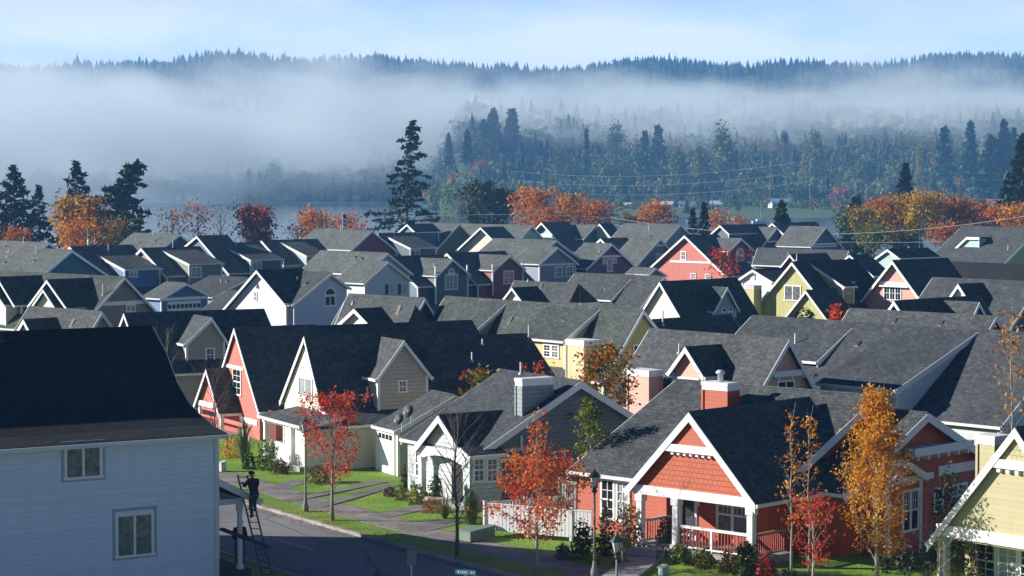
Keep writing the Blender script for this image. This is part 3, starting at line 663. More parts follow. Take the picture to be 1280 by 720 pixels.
# house behind it
h = House('cottage', 'black-roofed house with small blue-trimmed side dormer, behind the broad grey roof', 1117.7, 376, 6.8, 47, W('lap', BLUE, .17), tw=.24)
m = FG(h, (1117.7, 376), (1100, 400), None, back=(1224, 369.8), zf=3)
dr = dormR(h, m, (1224, 377.6), (1176, 374.8), (1214, 399), (1235, 399), tw=.28)
e0 = h.loc(1245.3, 395.3, 6.2); A = h.s(1245.3, 395.3, e0[0]); xl = h.f(1062, 386, A[0])[0]
vol(h, 'x', [(A[0]-3.0, A[1]-2.9), A, (A[0]+3.0, A[1]-2.9)], xl, e0[0], base=0, tw=.28)
h.flush()
h = House('grey_roofed_house', 'house with pale speckled roof and one small white front gable near the right edge', 1300, 352.5, 7.3, 50, W('lap', TEAL, .17), tw=.24)
m = SG(h, (1300, 352.5), (1256, 420), left=(1166, 345.7), length=16, zf=2.8)
dr = dormF(h, m, (1197.7, 354.7), (1228.7, 353), (1178, 384), (1218, 386), tw=.26, wall=W('lap', WARMW, .17)); h.flush()
h = House('grey_roofed_house', 'house showing only a long dim dark-grey roof with a white rake at its left end', 1320, 332, 7.2, 50, W('lap', PEACH, .17), roof=ROOFD, tw=.2)
m = SG(h, (1320, 332), (1290, 372), left=(1144, 328.5), zf=3.0, eave=(1, 1)); h.flush()
# yellow house
h = House('yellow_house', 'long yellow board-and-batten house with two shed dormers and boxy yellow chimney in the centre', 804.3, 387, 7.0, 51, W('batten', YELL, .42), tw=.24)
m = SG(h, (804.3, 387), (773.5, 442), (823, 411), left=(556.6, 369.7), zf=2.8, zb=2.8, ov=(.3, .3))
ws(h, m['xw'], 791, 430, 812, 457, style='slide')
d1 = shedF(h, m, (634.5, 376.6), (590, 417), (553, 413), wall=W('lap', (.36, .37, .29), .17))
d2 = shedF(h, m, (751.3, 384.2), (704.5, 426), (640, 421), wall=W('lap', YELL, .17)); 
wf(h, d2['y'], 679.5, 429.5, 689, 447, style='dh'); wf(h, d2['y'], 689.5, 430, 699, 448, style='dh'); wf(h, d1['y'], 566, 417, 578, 430, style='slide')
cx, cy, cz = h.onF(722, 446, m); c0 = h.f(708, 440, cy-1.2)[0]; c1 = h.f(730, 440, cy-1.2)[0]; chimney(h, c0, c1, cy-1.2, cy+.1, .3, h.f(718, 425.5, cy-1.2)[1], wall=W('batten', (.60, .54, .32), .42))
pipeF(h, m, 704, 419, .9); pipeF(h, m, 586.5, 405, .3); h.flush()
# black roof house in front of the cream one
h = House('cottage', 'house showing a broad black roof slope with one vent pipe, behind the pink house ridge', 815, 399.5, 6.0, 46, W('lap', WARMW, .16), tw=.22)
m = FG(h, (815, 399.5), None, (852, 450), back=(913.3, 392), zf=3); pipeR(h, m, 828.5, 406, .9); pipeR(h, m, 924, 415, .4)
A = h.s(1060, 405, h.loc(1060, 405, 6)[0]); h.flush()
# cream house with side dormer
h = House('cream_cottage', 'cream house with black roof and one small grey-green gabled side dormer, right of centre', 824.7, 352, 7.0, 46, W('lap', CREAM, .17), tw=.24)
m = FG(h, (824.7, 352), (804.7, 384), None, back=(921.3, 347), zf=3.0)
dr = dormR(h, m, (909.3, 358.7), (882.7, 357.3), (892.5, 389.5), (924, 386), wall=W('lap', WARMG, .16), tw=.22)
ws(h, dr['x'], 901, 389, 908, 400, style='arch', tw=.1); ws(h, dr['x'], 909.5, 388, 916, 399, style='arch', tw=.1)
x, y = h.loc(859, 392, 4.2); h.b('trim', WHITE).box(x, x+3.4, y, y+.6, 3.95, 4.15) if 0 else None
h.flush()
h = House('cream_cottage', 'cream house with plain front gable and round-edged vent, left of the lime house', 940.7, 336.7, 6.6, 46, W('lap', WARMW, .17), tw=.2)
m = FG(h, (940.7, 336.7), (922.7, 348.5), (965, 351.5), back=(985, 333)); v = MB(); x, z = h.f(941, 345, .28); v.box(x-.25, x+.25, .22, .3, z-.35, z+.3); v.build('gable_vent', WHITE, h.e); h.flush()
# lime house
h = House('lime_house', 'lime green board-and-batten house with steep gable, square window and big black shed dormer', 990, 327.3, 7.6, 46, W('batten', LIME, .45), tw=.24)
m = FG(h, (990, 327.3), (946.7, 379.5), None, back=(1006, 326) if 0 else None, length=9.5, ov=(.35, .3), zf=3.2)
wf(h, .35, 980.5, 356.5, 1001.5, 376, style='slide')
sd = shedR(h, m, (1011.3, 327.5), (1055.3, 358), (1071, 354.5), wall=W('batten', (.40, .35, .13), .45), tw=.2)
ws(h, sd['x'], 1058, 357.5, 1062.8, 367.5, style='slide')
A = h.f(988, 317.5, 1.5)
yp = -3.2; g = FG(h, (1007.3, 362.7), (981.3, 395.3), None, y=yp, length=-yp+1, ov=(.3, 0), tw=.22, corners=False)
x, z = h.f(951, 368, .2); chimney(h, x-1.2, x+.1, -.9, .1, .2, h.f(951, 358, -.9)[1], wall=W('batten', (.52, .50, .24), .45), cap=GREYTRIM)
pipeR(h, m, 996, 325, .5)
h.flush()
h = House('cottage', 'house whose white rake and black roof peep just above the lime house', 987.5, 318, 7.2, 46, W('lap', MAROON, .17), tw=.2)
m = FG(h, (987.5, 318), (972, 337), None, length=6, zf=3.5); h.flush()
# salmon pink house right
h = House('salmon_house', 'salmon pink house with white gable band and paned window, right of the lime house', 1115.3, 325.3, 7.8, 48, W('lap', PINK, .17), tw=.26)
m = FG(h, (1115.3, 325.3), (1072, 381), None, length=8, ov=(.4, .3), zf=3.2)
x0, x1, z = bandf(h, .38, (1099, 353), (1139, 356), w=.3); bandf(h, .3, (1101, 357), (1137, 359), w=.12, d=.25)
wf(h, .4, 1104.5, 357, 1127, 375.5, style='tri'); x, y = h.loc(1075, 360, 4.0)
chimney(h, m['xl']-1.3, m['xl']-.3, -.5, .5, .1, h.f(1073, 353.5, -.5)[1], pipe=False); pipeR(h, m, 1122, 325, .3); h.flush()
h = House('cottage', 'house with black roof and short pink side wall between the lime and salmon houses', 1062, 318.5, 6.2, 46, W('lap', PEACH, .17), tw=.2)
m = FG(h, (1062, 318.5), None, (1092, 345), back=(1086, 317.3), ov=(.2, .2)); h.flush()
h = House('grey_roofed_house', 'house with long low grey roof ending in a narrow purple gable, behind the lime house', 1060.7, 313, 6.6, 47, W('lap', PURP, .17), tw=.24)
m = SG(h, (1060.7, 313), (1053.5, 335), (1069.5, 337), left=(947, 311), ov=(.3, .3)); bands(h, m['xw'], (1056, 333), (1069, 332.5), w=.2); h.flush()
h = House('aqua_cottage', 'house with aqua front gable and black roof below the autumn trees at right', 1109.3, 311.3, 6.6, 48, W('lap', AQUA, .17), tw=.24)
m = FG(h, (1109.3, 311.3), (1092, 323.5), (1124.5, 322.5), back=(1160, 309.5), base=2.5); pipe(h, 0, 4, 6.2, .6); h.flush()
h = House('grey_roofed_house', 'large house with wide grey roof and a half-hidden aqua shed dormer at the far right', 1300, 284.5, 8.2, 50, W('lap', LIME, .3), tw=.3)
m = SG(h, (1300, 284.5), (1252, 332), left=(1203, 283), zf=3.5)
X, Y, Z = h.onF(1222, 297, m); T = dorm(h, wall=W('lap', AQUA, .17)); x2 = X+3.2
vol(h, 'y', [(X-2.2, Z-1.6), (X, Z+.15), (X+2.2, Z+.15)], Y-2.4, Y+1, base=Z-2.6, target=T, ov=(.3, 0), rake=(1, 0), tw=.3, eave=(0, 0)); dormflush(h, T)
pipeF(h, m, 1260, 312, .6); h.flush()
h = House('lime_house', 'yellow-green house cut by the right edge, only its purple-shaded eave and gable corner showing', 1310, 290, 7.4, 50, W('lap', LIME, .17), tw=.3)
m = FG(h, (1310, 290), (1252, 331), None, length=8, zf=4.0); h.flush()

# ================== middle left
h = House('white_cottage', 'white house with shade-tinted side gable, arched window and black front roof slope, left of centre', 320.7, 337.5, 7.5, 48, W('lap', (.66, .69, .72), .17), tw=.2)
m = FG(h, (320.7, 337.5), (278, 387), (355.5, 379), back=(378, 336), length=9, ov=(.4, .3))
WSHADE = W('lap', (.55, .58, .68), .17)  # same white siding with its lilac shade put into the colour
x0 = m['xr']+.5
sg = SG(h, (414, 341), (366.5, 380.5), (438.5, 359.6), x=x0, length=8, wall=WSHADE, ov=(.3, .3), tw=.2)
ws(h, sg['xw'], 405.2, 368, 419.5, 383, style='arch', tw=.12)
xp = h.loc(403.3, 380, 4.2)[0]; T = SG(h, (403.3, 380), (382, 402), (416, 391), x=xp, length=3, wall=WSHADE, tw=.2, ov=(0, .25)); bands(h, xp-.25, (386, 401), (412, 394), w=.2)
wf(h, .4, 317.5, 364.5, 321.8, 376, style='dh'); wf(h, .4, 331, 401.5, 337, 408, style='dh'); wf(h, .4, 352, 402, 358.5, 408, style='dh')
v = MB(); x, z = h.f(322.3, 358, .4); v.prism([(x-.2, .34, z-.15), (x+.2, .34, z-.15), (x, .34, z+.3)], [(x-.2, .41, z-.15), (x+.2, .41, z-.15), (x, .41, z+.3)]); v.build('gable_vent', BLACK, h.e)
pipe(h, sg['x0']+5, sg['ya']-1.2, sg['za']-.9, .5); h.flush()
h = House('garage', 'low garage with pale lit roof just left of the white house gable', 313, 364.5, 4.6, 46, W('lap', PALE, .17), tw=.16)
m = SG(h, (313, 364.5), (283, 388), left=(283, 363), zf=2.6); h.flush()
h = House('garage', 'olive garage with half-shaded roof behind the white house', 313, 347, 4.8, 46, W('lap', OLIVE, .17), tw=.16)
m = SG(h, (313, 347), (280, 364), left=(262, 343.5), zf=3.0); pipe(h, -3, m['ya']-1.5, 4, .6); h.flush()
h = House('tan_house', 'tan brown duplex with two front gables over cream inner gables, far left', 156, 346, 7.2, 42, W('lap', TAN, .17), tw=.2)
m = SG(h, (156, 346), (119, 387.5), (197, 389.5), left=(-30, 337), ov=(.3, .3), zf=3.0, zb=3.0)
bands(h, m['xw'], (126.5, 380.3), (183, 377), w=.3); ws(h, m['xw'], 157.3, 380.5, 168.8, 390.3, style='slide'); h.flush()
for ap, lf, rt, bk, ia, il, ir in (((58.7, 350.3), (34, 381.3), (83.6, 385), (115.3, 347.3), (54, 361.5), (37.5, 383), (70, 386)), ((-3, 347.5), (-28, 378), (18, 381.3), (52, 344.2), (-10, 358), (-28, 379), (5.5, 381))):
    x, y, z = h.onF(*bk, m); yy = h.s(*ap, x)[0]; A = (x, z); Rr = h.f(*rt, yy); 
    vol(h, 'y', [(2*x-Rr[0], Rr[1]), (x, z), Rr], yy, y+.3, base=0, ov=(.9, 0), tw=.2)
    i0 = h.f(*ia, yy-.5); i1 = h.f(*ir, yy-.5); vol(h, 'y', [(2*i0[0]-i1[0], i1[1]), i0, i1], yy-.5, yy+1.0, base=0, wall=W('lap', CREAM, .17), ov=(.35, 0), tw=.18); h.flush()
pipeF(h, m, 129, 369, .9); h.flush()
h = House('sage_cottage', 'pale-roofed house with black-roofed front dormer and sage side gable above the white house ridge', 127.5, 389.3, 6.5, 44, W('lap', SAGE, .17), tw=.26)
m = SG(h, (127.5, 389.3), (116, 408.5), (141, 408), left=(36, 384.7), zf=3.0, zb=3.0); dr = dormF(h, m, (29.6, 399.3), (71.3, 396.4), (20, 416), (39, 416), tw=.24, wall=W('lap', CREAM, .17)); pipeF(h, m, 42, 408, .5)
h.flush()
# clipped-gable houses
def clipped(name, label, ap, fr, left, z, th, wall, rise=.62, **k):
    h = House(name, label, *ap, z, th, wall, tw=.24); A = h.s(*ap, 0); F = h.s(*fr, 0); kk = (A[1]-F[1])/(A[0]-F[0]); F = (A[0]-(A[1]-2.9)/kk, 2.9); xl = h.f(*left, A[0])[0]
    zc = A[1]-(A[1]-2.9)*(1-rise); t = (A[1]-zc)/kk
    vol(h, 'x', [F, (A[0]-t, zc)], xl, 0, base=0, ov=(.3, .3), eave=(1, 0)); vol(h, 'x', [(A[0]+t, zc), (2*A[0]-F[0], 2.9)], xl, 0, base=0, ov=(.3, .3), eave=(0, 1))
    vol(h, 'x', [(A[0]-t, zc), (A[0], A[1]), (A[0]+t, zc)], xl, -t*1.1, base=zc-.3, ov=(.3, .3), eo=0, eave=(0, 0), rake=(1, 0), corners=False)
    r = h.b('roof', h.rm); w = .14
    r.prism([(-t*1.1, A[0], A[1]), (0, A[0]-t, zc), (0, A[0]+t, zc)], [(-t*1.1, A[0], A[1]-w), (0, A[0]-t, zc-w), (0, A[0]+t, zc-w)])
    h.b('trim', WHITE).box(0, .05, A[0]-t-.05, A[0]+t+.05, zc-.32, zc-.02)
    h.b('wall', wall).box(xl+.3, -.3, F[0]+.3, 2*A[0]-F[0]-.3, 0, 2.7); h.b('wall', wall).box(-.5, -.3, A[0]-t, A[0]+t, 2.7, zc-.15)
    return h, dict(ya=A[0], za=A[1], kf=kk, yf=F[0], zf=2.9, x0=xl, x1=0, xw=-.3)
h, m = clipped('slate_cottage', 'grey-roofed house with clipped dark slate side gable and black-roofed front dormer, centre left', (531, 382.5), (515, 421), (431, 378), 6.6, 45, W('lap', SLATE, .17), .62)
X, Y, Z = h.onF(477.3, 383.6, m); yy = h.s(442.7, 385, X)[0]; c = h.f(423, 404, yy); T = dorm(h, wall=W('lap', WARMW, .17)); hw = max(1.2, X-c[0])
vol(h, 'y', [(X-hw, c[1]), (X, Z), (X+hw, c[1])], yy, Y+.3, base=c[1]-1.2, ov=(.3, 0), target=T, rake=(1, 0)); dormflush(h, T); pipeF(h, m, 441, 380, .2); h.flush()
h = House('grey_roofed_house', 'house with small black-shadowed side gable just behind the clipped slate gable', 531.3, 372.5, 6.9, 45, W('lap', NAVY, .17), tw=.24)
m = SG(h, (531.3, 372.5), (519, 395), (543, 391.5), left=(436, 366.7), zf=3); h.flush()
h, m = clipped('barn_red_cottage', 'grey-roofed house with clipped barn-red side gable, right of the purple house front', (737, 355), (722, 385), (643, 350.5), 6.3, 45, W('lap', MAROON, .17), .56)
dr = dormF(h, m, (640, 362), (672, 357.5), (625, 378), None, tw=.2, wall=W('lap', WARMW, .17)); pipeF(h, m, 660, 351.5, .2); h.flush()
h = House('teal_cottage', 'grey-roofed house with pale teal shed dormer end, below the purple house', 830, 345.5, 6.6, 45, W('lap', (.10, .22, .26), .17), tw=.24)
m = SG(h, (830, 345.5), (800, 385), left=(719, 339.3), zf=2.9); d1 = shedF(h, m, (792.5, 343.3), (764, 375), (742, 372.5), wall=W('lap', (.16, .34, .38), .17)); wf(h, d1['y'], 750, 378, 760, 388, style='slide', trim=WHITE); pipeF(h, m, 756, 365, .3); h.flush()
# ================== far rows
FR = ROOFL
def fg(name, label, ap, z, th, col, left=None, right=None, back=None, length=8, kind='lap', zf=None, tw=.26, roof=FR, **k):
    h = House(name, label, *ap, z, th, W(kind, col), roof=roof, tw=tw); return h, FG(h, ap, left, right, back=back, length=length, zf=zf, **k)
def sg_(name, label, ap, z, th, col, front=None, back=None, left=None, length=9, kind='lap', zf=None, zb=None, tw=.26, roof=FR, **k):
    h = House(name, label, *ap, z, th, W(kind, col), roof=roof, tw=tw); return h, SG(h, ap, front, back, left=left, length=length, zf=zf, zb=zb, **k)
# left
h, m = sg_('teal_house', 'house with broad pale roof and deep teal side gable near the left edge', (89.8, 312), 7.5, 42, TEAL, (57.6, 339.5), (134.7, 343), left=(-40, 306), zf=2.8, zb=2.8); pipeF(h, m, 45.5, 316, .8); pipeF(h, m, 11, 315, .3); pipeF(h, m, 9, 322, .3); h.flush()
h, m = sg_('grey_roofed_house', 'pale-roofed house with tiny dark gable peeping over the teal house', (61, 303), 7.0, 44, NAVY, (54, 310), (70, 309.5), left=(-30, 298), zf=3, zb=3); pipeF(h, m, 29.5, 303, .7); h.flush()
h, m = sg_('grey_roofed_house', 'house with a small white-edged gable at the left edge beside the teal gable', (6, 337.8), 6.6, 42, OLIVE, (-4, 347), (14, 345), length=5, zf=3, zb=3); h.flush()
def rowhouse(label, ap, z, th, col, back, hi, lo, end, win=None, right=None, name='row_house', lower=True):
    h, m = fg(name, label, ap, z, th, col, right=right, back=back, zf=3.4, tw=.3)
    sd = shedR(h, m, hi, lo, end, wall=W('lap', col), tw=.26)
    if win: ws(h, sd['x'], *win, style='slide', tw=.14)
    h.b('trim', WHITE).box(sd['x']-.1, sd['x']+.03, sd['y0']+.12, sd['y0']+.3, 3.0, sd['ze']-.15); h.b('trim', WHITE).box(sd['x']-.1, sd['x']+.03, sd['y1']-.3, sd['y1']-.12, 3.0, sd['ze']-.15)
    return h, m
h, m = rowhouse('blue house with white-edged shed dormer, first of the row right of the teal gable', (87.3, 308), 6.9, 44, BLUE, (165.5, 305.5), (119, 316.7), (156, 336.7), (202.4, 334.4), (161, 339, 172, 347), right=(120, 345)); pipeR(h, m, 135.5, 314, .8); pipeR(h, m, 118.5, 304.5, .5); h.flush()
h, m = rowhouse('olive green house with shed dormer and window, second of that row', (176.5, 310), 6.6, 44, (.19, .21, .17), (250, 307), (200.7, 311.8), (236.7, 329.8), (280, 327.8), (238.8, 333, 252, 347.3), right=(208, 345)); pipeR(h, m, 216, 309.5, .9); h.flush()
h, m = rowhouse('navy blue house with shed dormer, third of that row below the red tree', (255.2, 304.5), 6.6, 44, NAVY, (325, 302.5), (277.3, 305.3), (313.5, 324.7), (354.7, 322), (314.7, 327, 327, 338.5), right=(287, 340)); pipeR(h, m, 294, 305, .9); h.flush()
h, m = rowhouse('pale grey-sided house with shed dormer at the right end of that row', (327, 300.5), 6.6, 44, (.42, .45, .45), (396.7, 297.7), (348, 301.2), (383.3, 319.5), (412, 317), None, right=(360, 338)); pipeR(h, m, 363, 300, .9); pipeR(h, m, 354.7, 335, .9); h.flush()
h = House('garage', 'blue garage with white door and a row of eight small panes', 232.7, 353.5, 4.6, 44, W('lap', BLUE), roof=FR, tw=.22)
m = SG(h, (232.7, 353.5), (200.7, 373), (264, 369.3), left=(207, 351), ov=(.3, .3)); XW = m['xw']; y0, y1, z = bands(h, XW, (203, 374.5), (258, 371.5), w=.3)
a, b_ = h.s(209, 382, XW)[0], h.s(250.5, 380, XW)[0]; d = MB(); d.box(XW, XW+.06, a, b_, .05, z-.25); fo = d.build('garage_door', WHITE, h.e); p = MB()
for k in range(8): c = a+(b_-a)*(k+.5)/8; p.box(XW+.05, XW+.075, c-.2, c+.2, z-.95, z-.55)
p.build('pane', GLASS, fo); h.flush()
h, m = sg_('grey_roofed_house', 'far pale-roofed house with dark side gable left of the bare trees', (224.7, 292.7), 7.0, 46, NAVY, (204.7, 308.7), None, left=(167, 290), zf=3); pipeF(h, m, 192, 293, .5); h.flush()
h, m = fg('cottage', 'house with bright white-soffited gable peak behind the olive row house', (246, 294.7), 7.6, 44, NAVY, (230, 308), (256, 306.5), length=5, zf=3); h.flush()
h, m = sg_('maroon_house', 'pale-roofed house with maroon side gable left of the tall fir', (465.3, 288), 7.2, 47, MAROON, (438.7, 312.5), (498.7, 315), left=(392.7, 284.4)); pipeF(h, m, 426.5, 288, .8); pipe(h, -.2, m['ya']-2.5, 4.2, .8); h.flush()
h, m = sg_('pale_house', 'pale grey-white house with nested side gables and two shuttered windows', (484.8, 316), 7.2, 46, PALE, (457, 343), (516, 341.5), left=(401.3, 312.7), base=0); 
x1 = 1.6; T = SG(h, (485.3, 326.9), (455.5, 354), (515.5, 350.5), x=x1, length=5, ov=(0, .3), tw=.2); ws(h, x1-.3, 484, 355, 491, 368.5, style='slide', tw=.05); ws(h, x1-.3, 500, 354.5, 507, 368, style='slide', tw=.05)
sh = MB(); 
for q in (482, 498): y0 = h.s(q, 361, x1-.3)[0]; z0 = h.s(q, 368.5, x1-.3)[1]; z1 = h.s(q, 355, x1-.3)[1]; sh.box(x1-.31, x1-.24, y0-.05, y0+.3, z0, z1)
sh.build('shutter', plain('dark_shutter', (.04, .05, .06), .6), h.e)
v = MB(); y, z = h.s(483, 338, x1-.3); v.box(x1-.32, x1-.25, y-.25, y+.25, z-.4, z+.4); v.build('gable_vent', GREYTRIM, h.e); pipeF(h, m, 464, 336, .3); h.flush()
# centre: row of dormered houses
h, m = fg('slate_row_house', 'slate blue dormer with arched white window on a black roof, centre left', (484.5, 320.5), 6.2, 45, (.10, .14, .19), right=(516, 352), back=(560, 316), zf=3)
dr = dormR(h, m, (566, 323.3), (524.3, 322), (545.3, 344), (588.3, 343.3), tw=.24, drop=3.2, ov=.3); ws(h, dr['x'], 555.8, 342.5, 572, 362.5, style='tri', tw=.16); ws(h, dr['x'], 560, 340.5, 568, 342.5, style='arch', tw=.16)
h.b('trim', WHITE).box(dr['x']-.1, dr['x']+.03, dr['yl']-.08, dr['yl']+.1, dr['zb'], 5.2); h.b('trim', WHITE).box(dr['x']-.1, dr['x']+.03, dr['yr']-.1, dr['yr']+.08, dr['zb'], 5.2); pipe(h, dr['x']-1.5, dr['y']-1.2, dr['z']-.9, .4); h.flush()
h, m = fg('red_row_house', 'red gabled dormer with one paned window on a black roof, right of the slate dormer', (558.7, 316.2), 6.4, 45, (.26, .05, .06), right=(592, 350), back=(631, 312.4), zf=3)
dr = dormR(h, m, (637.3, 320), (596, 316.2), (616.7, 337.3), (657.3, 336), tw=.24, drop=2.9, ov=.3); ws(h, dr['x'], 629, 338, 642.3, 355.3, style='grid', tw=.16)
h.b('trim', WHITE).box(dr['x']-.1, dr['x']+.03, dr['yl']-.08, dr['yl']+.1, dr['zb'], 5.2); h.b('trim', WHITE).box(dr['x']-.1, dr['x']+.03, dr['yr']-.1, dr['yr']+.08, dr['zb'], 5.2); h.flush()
h, m = sg_('olive_house', 'house with olive green side gable and black front-gabled roof, right of the tall fir', (574, 279.3), 7.6, 45, (.17, .19, .13), (548, 308.5), (587, 293), left=(520, 277.5), zf=3, zb=3); h.flush()
h, m = fg('cottage', 'house with small white-rimmed gable and black roof beside the tall fir', (508.7, 280), 7.6, 45, TEAL, (497.3, 290), (519, 290), back=(541, 278.5), base=3); h.flush()
h, m = rowhouse('dark teal house with white-edged shed dormer right of the maroon gable', (472, 291.5), 6.5, 45, (.05, .09, .13), (520, 291), (480, 293.5), (513.3, 310), (547.3, 308), (513.6, 312, 524.5, 320), right=(492, 322)); pipeR(h, m, 493, 292, .8); h.flush()
h, m = fg('cream_cottage', 'cream board-and-batten house with lit front gable, back row centre', (600.7, 284), 7.4, 45, CREAM, (569, 314), None, back=(629.5, 283), kind='batten', ov=(.8, .3)); pipe(h, m['xa']+1, -.1, 5, .3); h.flush()
h, m = sg_('grey_house', 'blue-grey house with nested side gables and two white-framed windows, centre', (695.3, 300), 7.4, 45, GREYB, (668, 325), (722.7, 320), left=(616.7, 294.4), zf=3, zb=3)
x1 = 3.2; T = SG(h, (697.3, 308.9), (674.2, 330), (723.3, 329.3), x=x1, length=5, ov=(0, .3), tw=.22); bands(h, x1-.3, (675, 331.5), (718, 329.6), w=.24)
ws(h, x1-.3, 693.3, 333.3, 703, 347, style='grid', tw=.16); ws(h, x1-.3, 707.2, 332.5, 716.5, 346, style='grid', tw=.16); h.b('trim', WHITE).box(x1-.32, x1-.25, T['yf']+.25, T['yf']+.5, .5, 4.4); pipeF(h, m, 680.5, 315, .4); h.flush()
h, m = sg_('grey_roofed_house', 'far house with long grey roof and aqua trim behind the cream gable', (665, 281.5), 7.4, 46, AQUA, (656, 292), None, left=(572, 277.5), zf=3); h.flush()
h, m = fg('aqua_house', 'aqua house with white front gable and black roof, back row right of centre', (676.7, 278), 7.8, 45, AQUA, (659.5, 296), None, back=(711, 276.8), ov=(.7, .3), zf=3); bandf(h, .65, (664, 294), (690, 294), w=.5)
x1 = h.loc(744.7, 280.9, 7.4)[0]; T = SG(h, (744.7, 280.9), (729.5, 298.5), (758.7, 296), x=x1, length=9, wall=W('lap', TEAL), tw=.24); pipeR(h, m, 720, 301, .9); h.flush()
h, m = fg('cottage', 'house with a single white rake just right of the teal gable, back row', (749.5, 279.4), 7.6, 45, WARMG, (742, 289), (763, 296), length=3, roof=ROOF); h.flush()
h, m = fg('purple_house', 'deep purple house with white-banded side gable and clustered windows', (750.7, 298), 7.1, 45, PURP, None, (775, 322), back=(784, 295.6), zf=3)
x1 = h.loc(765, 304.5, 6.85)[0]; T = SG(h, (765, 304.5), (733.3, 335.3), (798, 336), x=x1, length=4.6, ov=(0, .3), tw=.24); XW = x1-.3
bands(h, XW, (746, 320.8), (779, 320), w=.28); ws(h, XW, 758.5, 323, 765.5, 340, style='dh', tw=.16); ws(h, XW, 753, 323, 757.5, 330.5, style='slide', tw=.12); ws(h, XW, 766.5, 322.5, 770.5, 329.5, style='slide', tw=.12); pipeF(h, T, 749, 315, .3) ; h.flush()
h, m = sg_('grey_house', 'grey-lilac house with steep side gable and one white window, left of the coral house', (825.3, 298), 7.2, 45, (.23, .25, .30), (800, 326.5), (841.5, 315.5), left=(789, 296), zf=3, zb=3); ws(h, m['xw'], 819.5, 316.5, 828.2, 332, style='slide', tw=.18); bands(h, m['xw'], (817, 307), (833, 306), w=.3)
h.flush(); x1 = h.loc(819.7, 334.9, 5)[0]; T = SG(h, (819.7, 334.9), (811.5, 343), (833.5, 344), x=x1, length=3.5, ov=(0, .3), tw=.2); h.flush()
h, m = sg_('grey_roofed_house', 'large far house with plain hip-ended grey roof behind the lilac house', (850.5, 280.5), 8.0, 46, GREYB, (836, 297), (864.5, 293), left=(780, 276.3), zf=3, zb=3); pipeF(h, m, 811, 287, .7); h.flush()
h, m = fg('coral_house', 'coral red board-and-batten house with white band and red side dormer with arched window', (855.7, 294), 7.8, 45, (.58, .17, .13), (838.8, 309.5), None, back=(897, 293), kind='batten', zf=2.9, ov=(.45, .3))
k0 = m; bandf(h, .43, (838, 326), (888, 329), w=.26); wf(h, .45, 851, 313.8, 858, 325, style='dh', tw=.16); wf(h, .45, 863, 341.5, 870, 348, style='dh'); wf(h, .45, 881.5, 342.5, 888.5, 349, style='dh')
dr = dormR(h, m, (926.7, 297.8), (893.5, 296.6), (910.7, 313.3), (943.3, 313.3), wall=W('batten', (.33, .05, .07)), tw=.24, drop=3.0, ov=.3); ws(h, dr['x'], 919.5, 318, 930, 327.5, style='arch', tw=.16); bands(h, dr['x'], (912, 329), (941, 328), w=.22)
h.flush()
h, m = fg('cottage', 'house with small white-rimmed front gable and blue side gable behind the coral house', (900, 281.3), 7.6, 45, NAVY, (887.3, 292.7), (911.3, 292), back=(957, 279.4), base=3)
x1 = h.loc(971.3, 284, 7.2)[0]; T = SG(h, (971.3, 284), (942, 320.5), (987, 309), x=x1, length=8, wall=W('lap', (.07, .12, .20)), tw=.24); bands(h, x1-.3, (960, 302), (981, 301.5), w=.26); h.flush()
h, m = fg('cottage', 'last house of the back row with white rake, black roof and blue side gable', (965.3, 278.7), 7.8, 45, NAVY, None, (998, 309.5), back=(1020, 277), base=3, zf=3)
x1 = h.loc(1032.7, 283.3, 7.4)[0]; T = SG(h, (1032.7, 283.3), (1013.5, 308.5), (1055, 310.5), x=x1, length=7, wall=W('lap', (.08, .13, .24)), tw=.24); bands(h, x1-.3, (1015, 305.5), (1048, 304.5), w=.26); bands(h, x1-.3, (1016, 308.5), (1047, 307.5), w=.2); h.flush()
# ------------------------------------------------------------------ land, lake, street
def sstep(a, b, v):
    t = max(0.0, min(1.0, (v-a)/(b-a))); return t*t*(3-2*t)
def lerp(a, b, t): return a+(b-a)*t
def shore(x): return lerp(1700, 1050, sstep(-75, -30, x)) + 40*math.sin(x*.013)
LAKE = -5.0
def terrain(x, y):
    if y < 430: return 0.0
    if y < 600: return -9*sstep(430, 560, y)
    s = shore(x); d = y-s
    if d < -60: return -9.0
    z = -9+5.5*sstep(-60, 20, d)
    z += 68*sstep(lerp(60, 400, sstep(-60, 0, x)), lerp(1000, 1180, sstep(-60, 0, x)), d)
    top = 178+10*math.exp(-((x+220)/200)**2)-18*math.exp(-((x-20)/90)**2)+9*math.exp(-((x-760)/120)**2)+5*math.sin(x*.011)+4*math.sin(x*.029+1)
    z += (top-68)*sstep(2300, 3500, y) - 60*sstep(3650, 4600, y)
    return z
GM, gnt, gb = nmat('rough_grass_and_soil')
o_ = objc(gnt); n1 = noise(gnt, o_, .05, 4); n2 = noise(gnt, o_, 1.2, 5)
gc = ramp(gnt, n1.outputs[0], [(.35, (.05, .085, .02)), (.6, (.08, .14, .03))]); gc = mixc(gnt, .6, gc, ramp(gnt, n2.outputs[0], [(.3, (.6, .6, .6)), (.7, (1.3, 1.3, 1.2))]), 'MULTIPLY')
L(gnt, gc, gb.inputs['Base Color']); gb.inputs['Roughness'].default_value = .95
xs = sorted(set([-4200, -3200, -2500]+list(range(-2000, 2001, 40))+[2500, 3200, 4200]+list(range(-100, 10, 10)))); ys = [-60, 0, 60, 120, 200, 300, 400, 430, 450, 470, 490, 510, 530, 550, 580, 620, 800, 1000, 1150]+list(range(1180, 1900, 20))+list(range(1900, 4601, 60))+[5200, 6000]
g = MB(); nx = len(xs)
for y in ys:
    for x in xs: g.v.append((x, y, terrain(x, y)-.02))
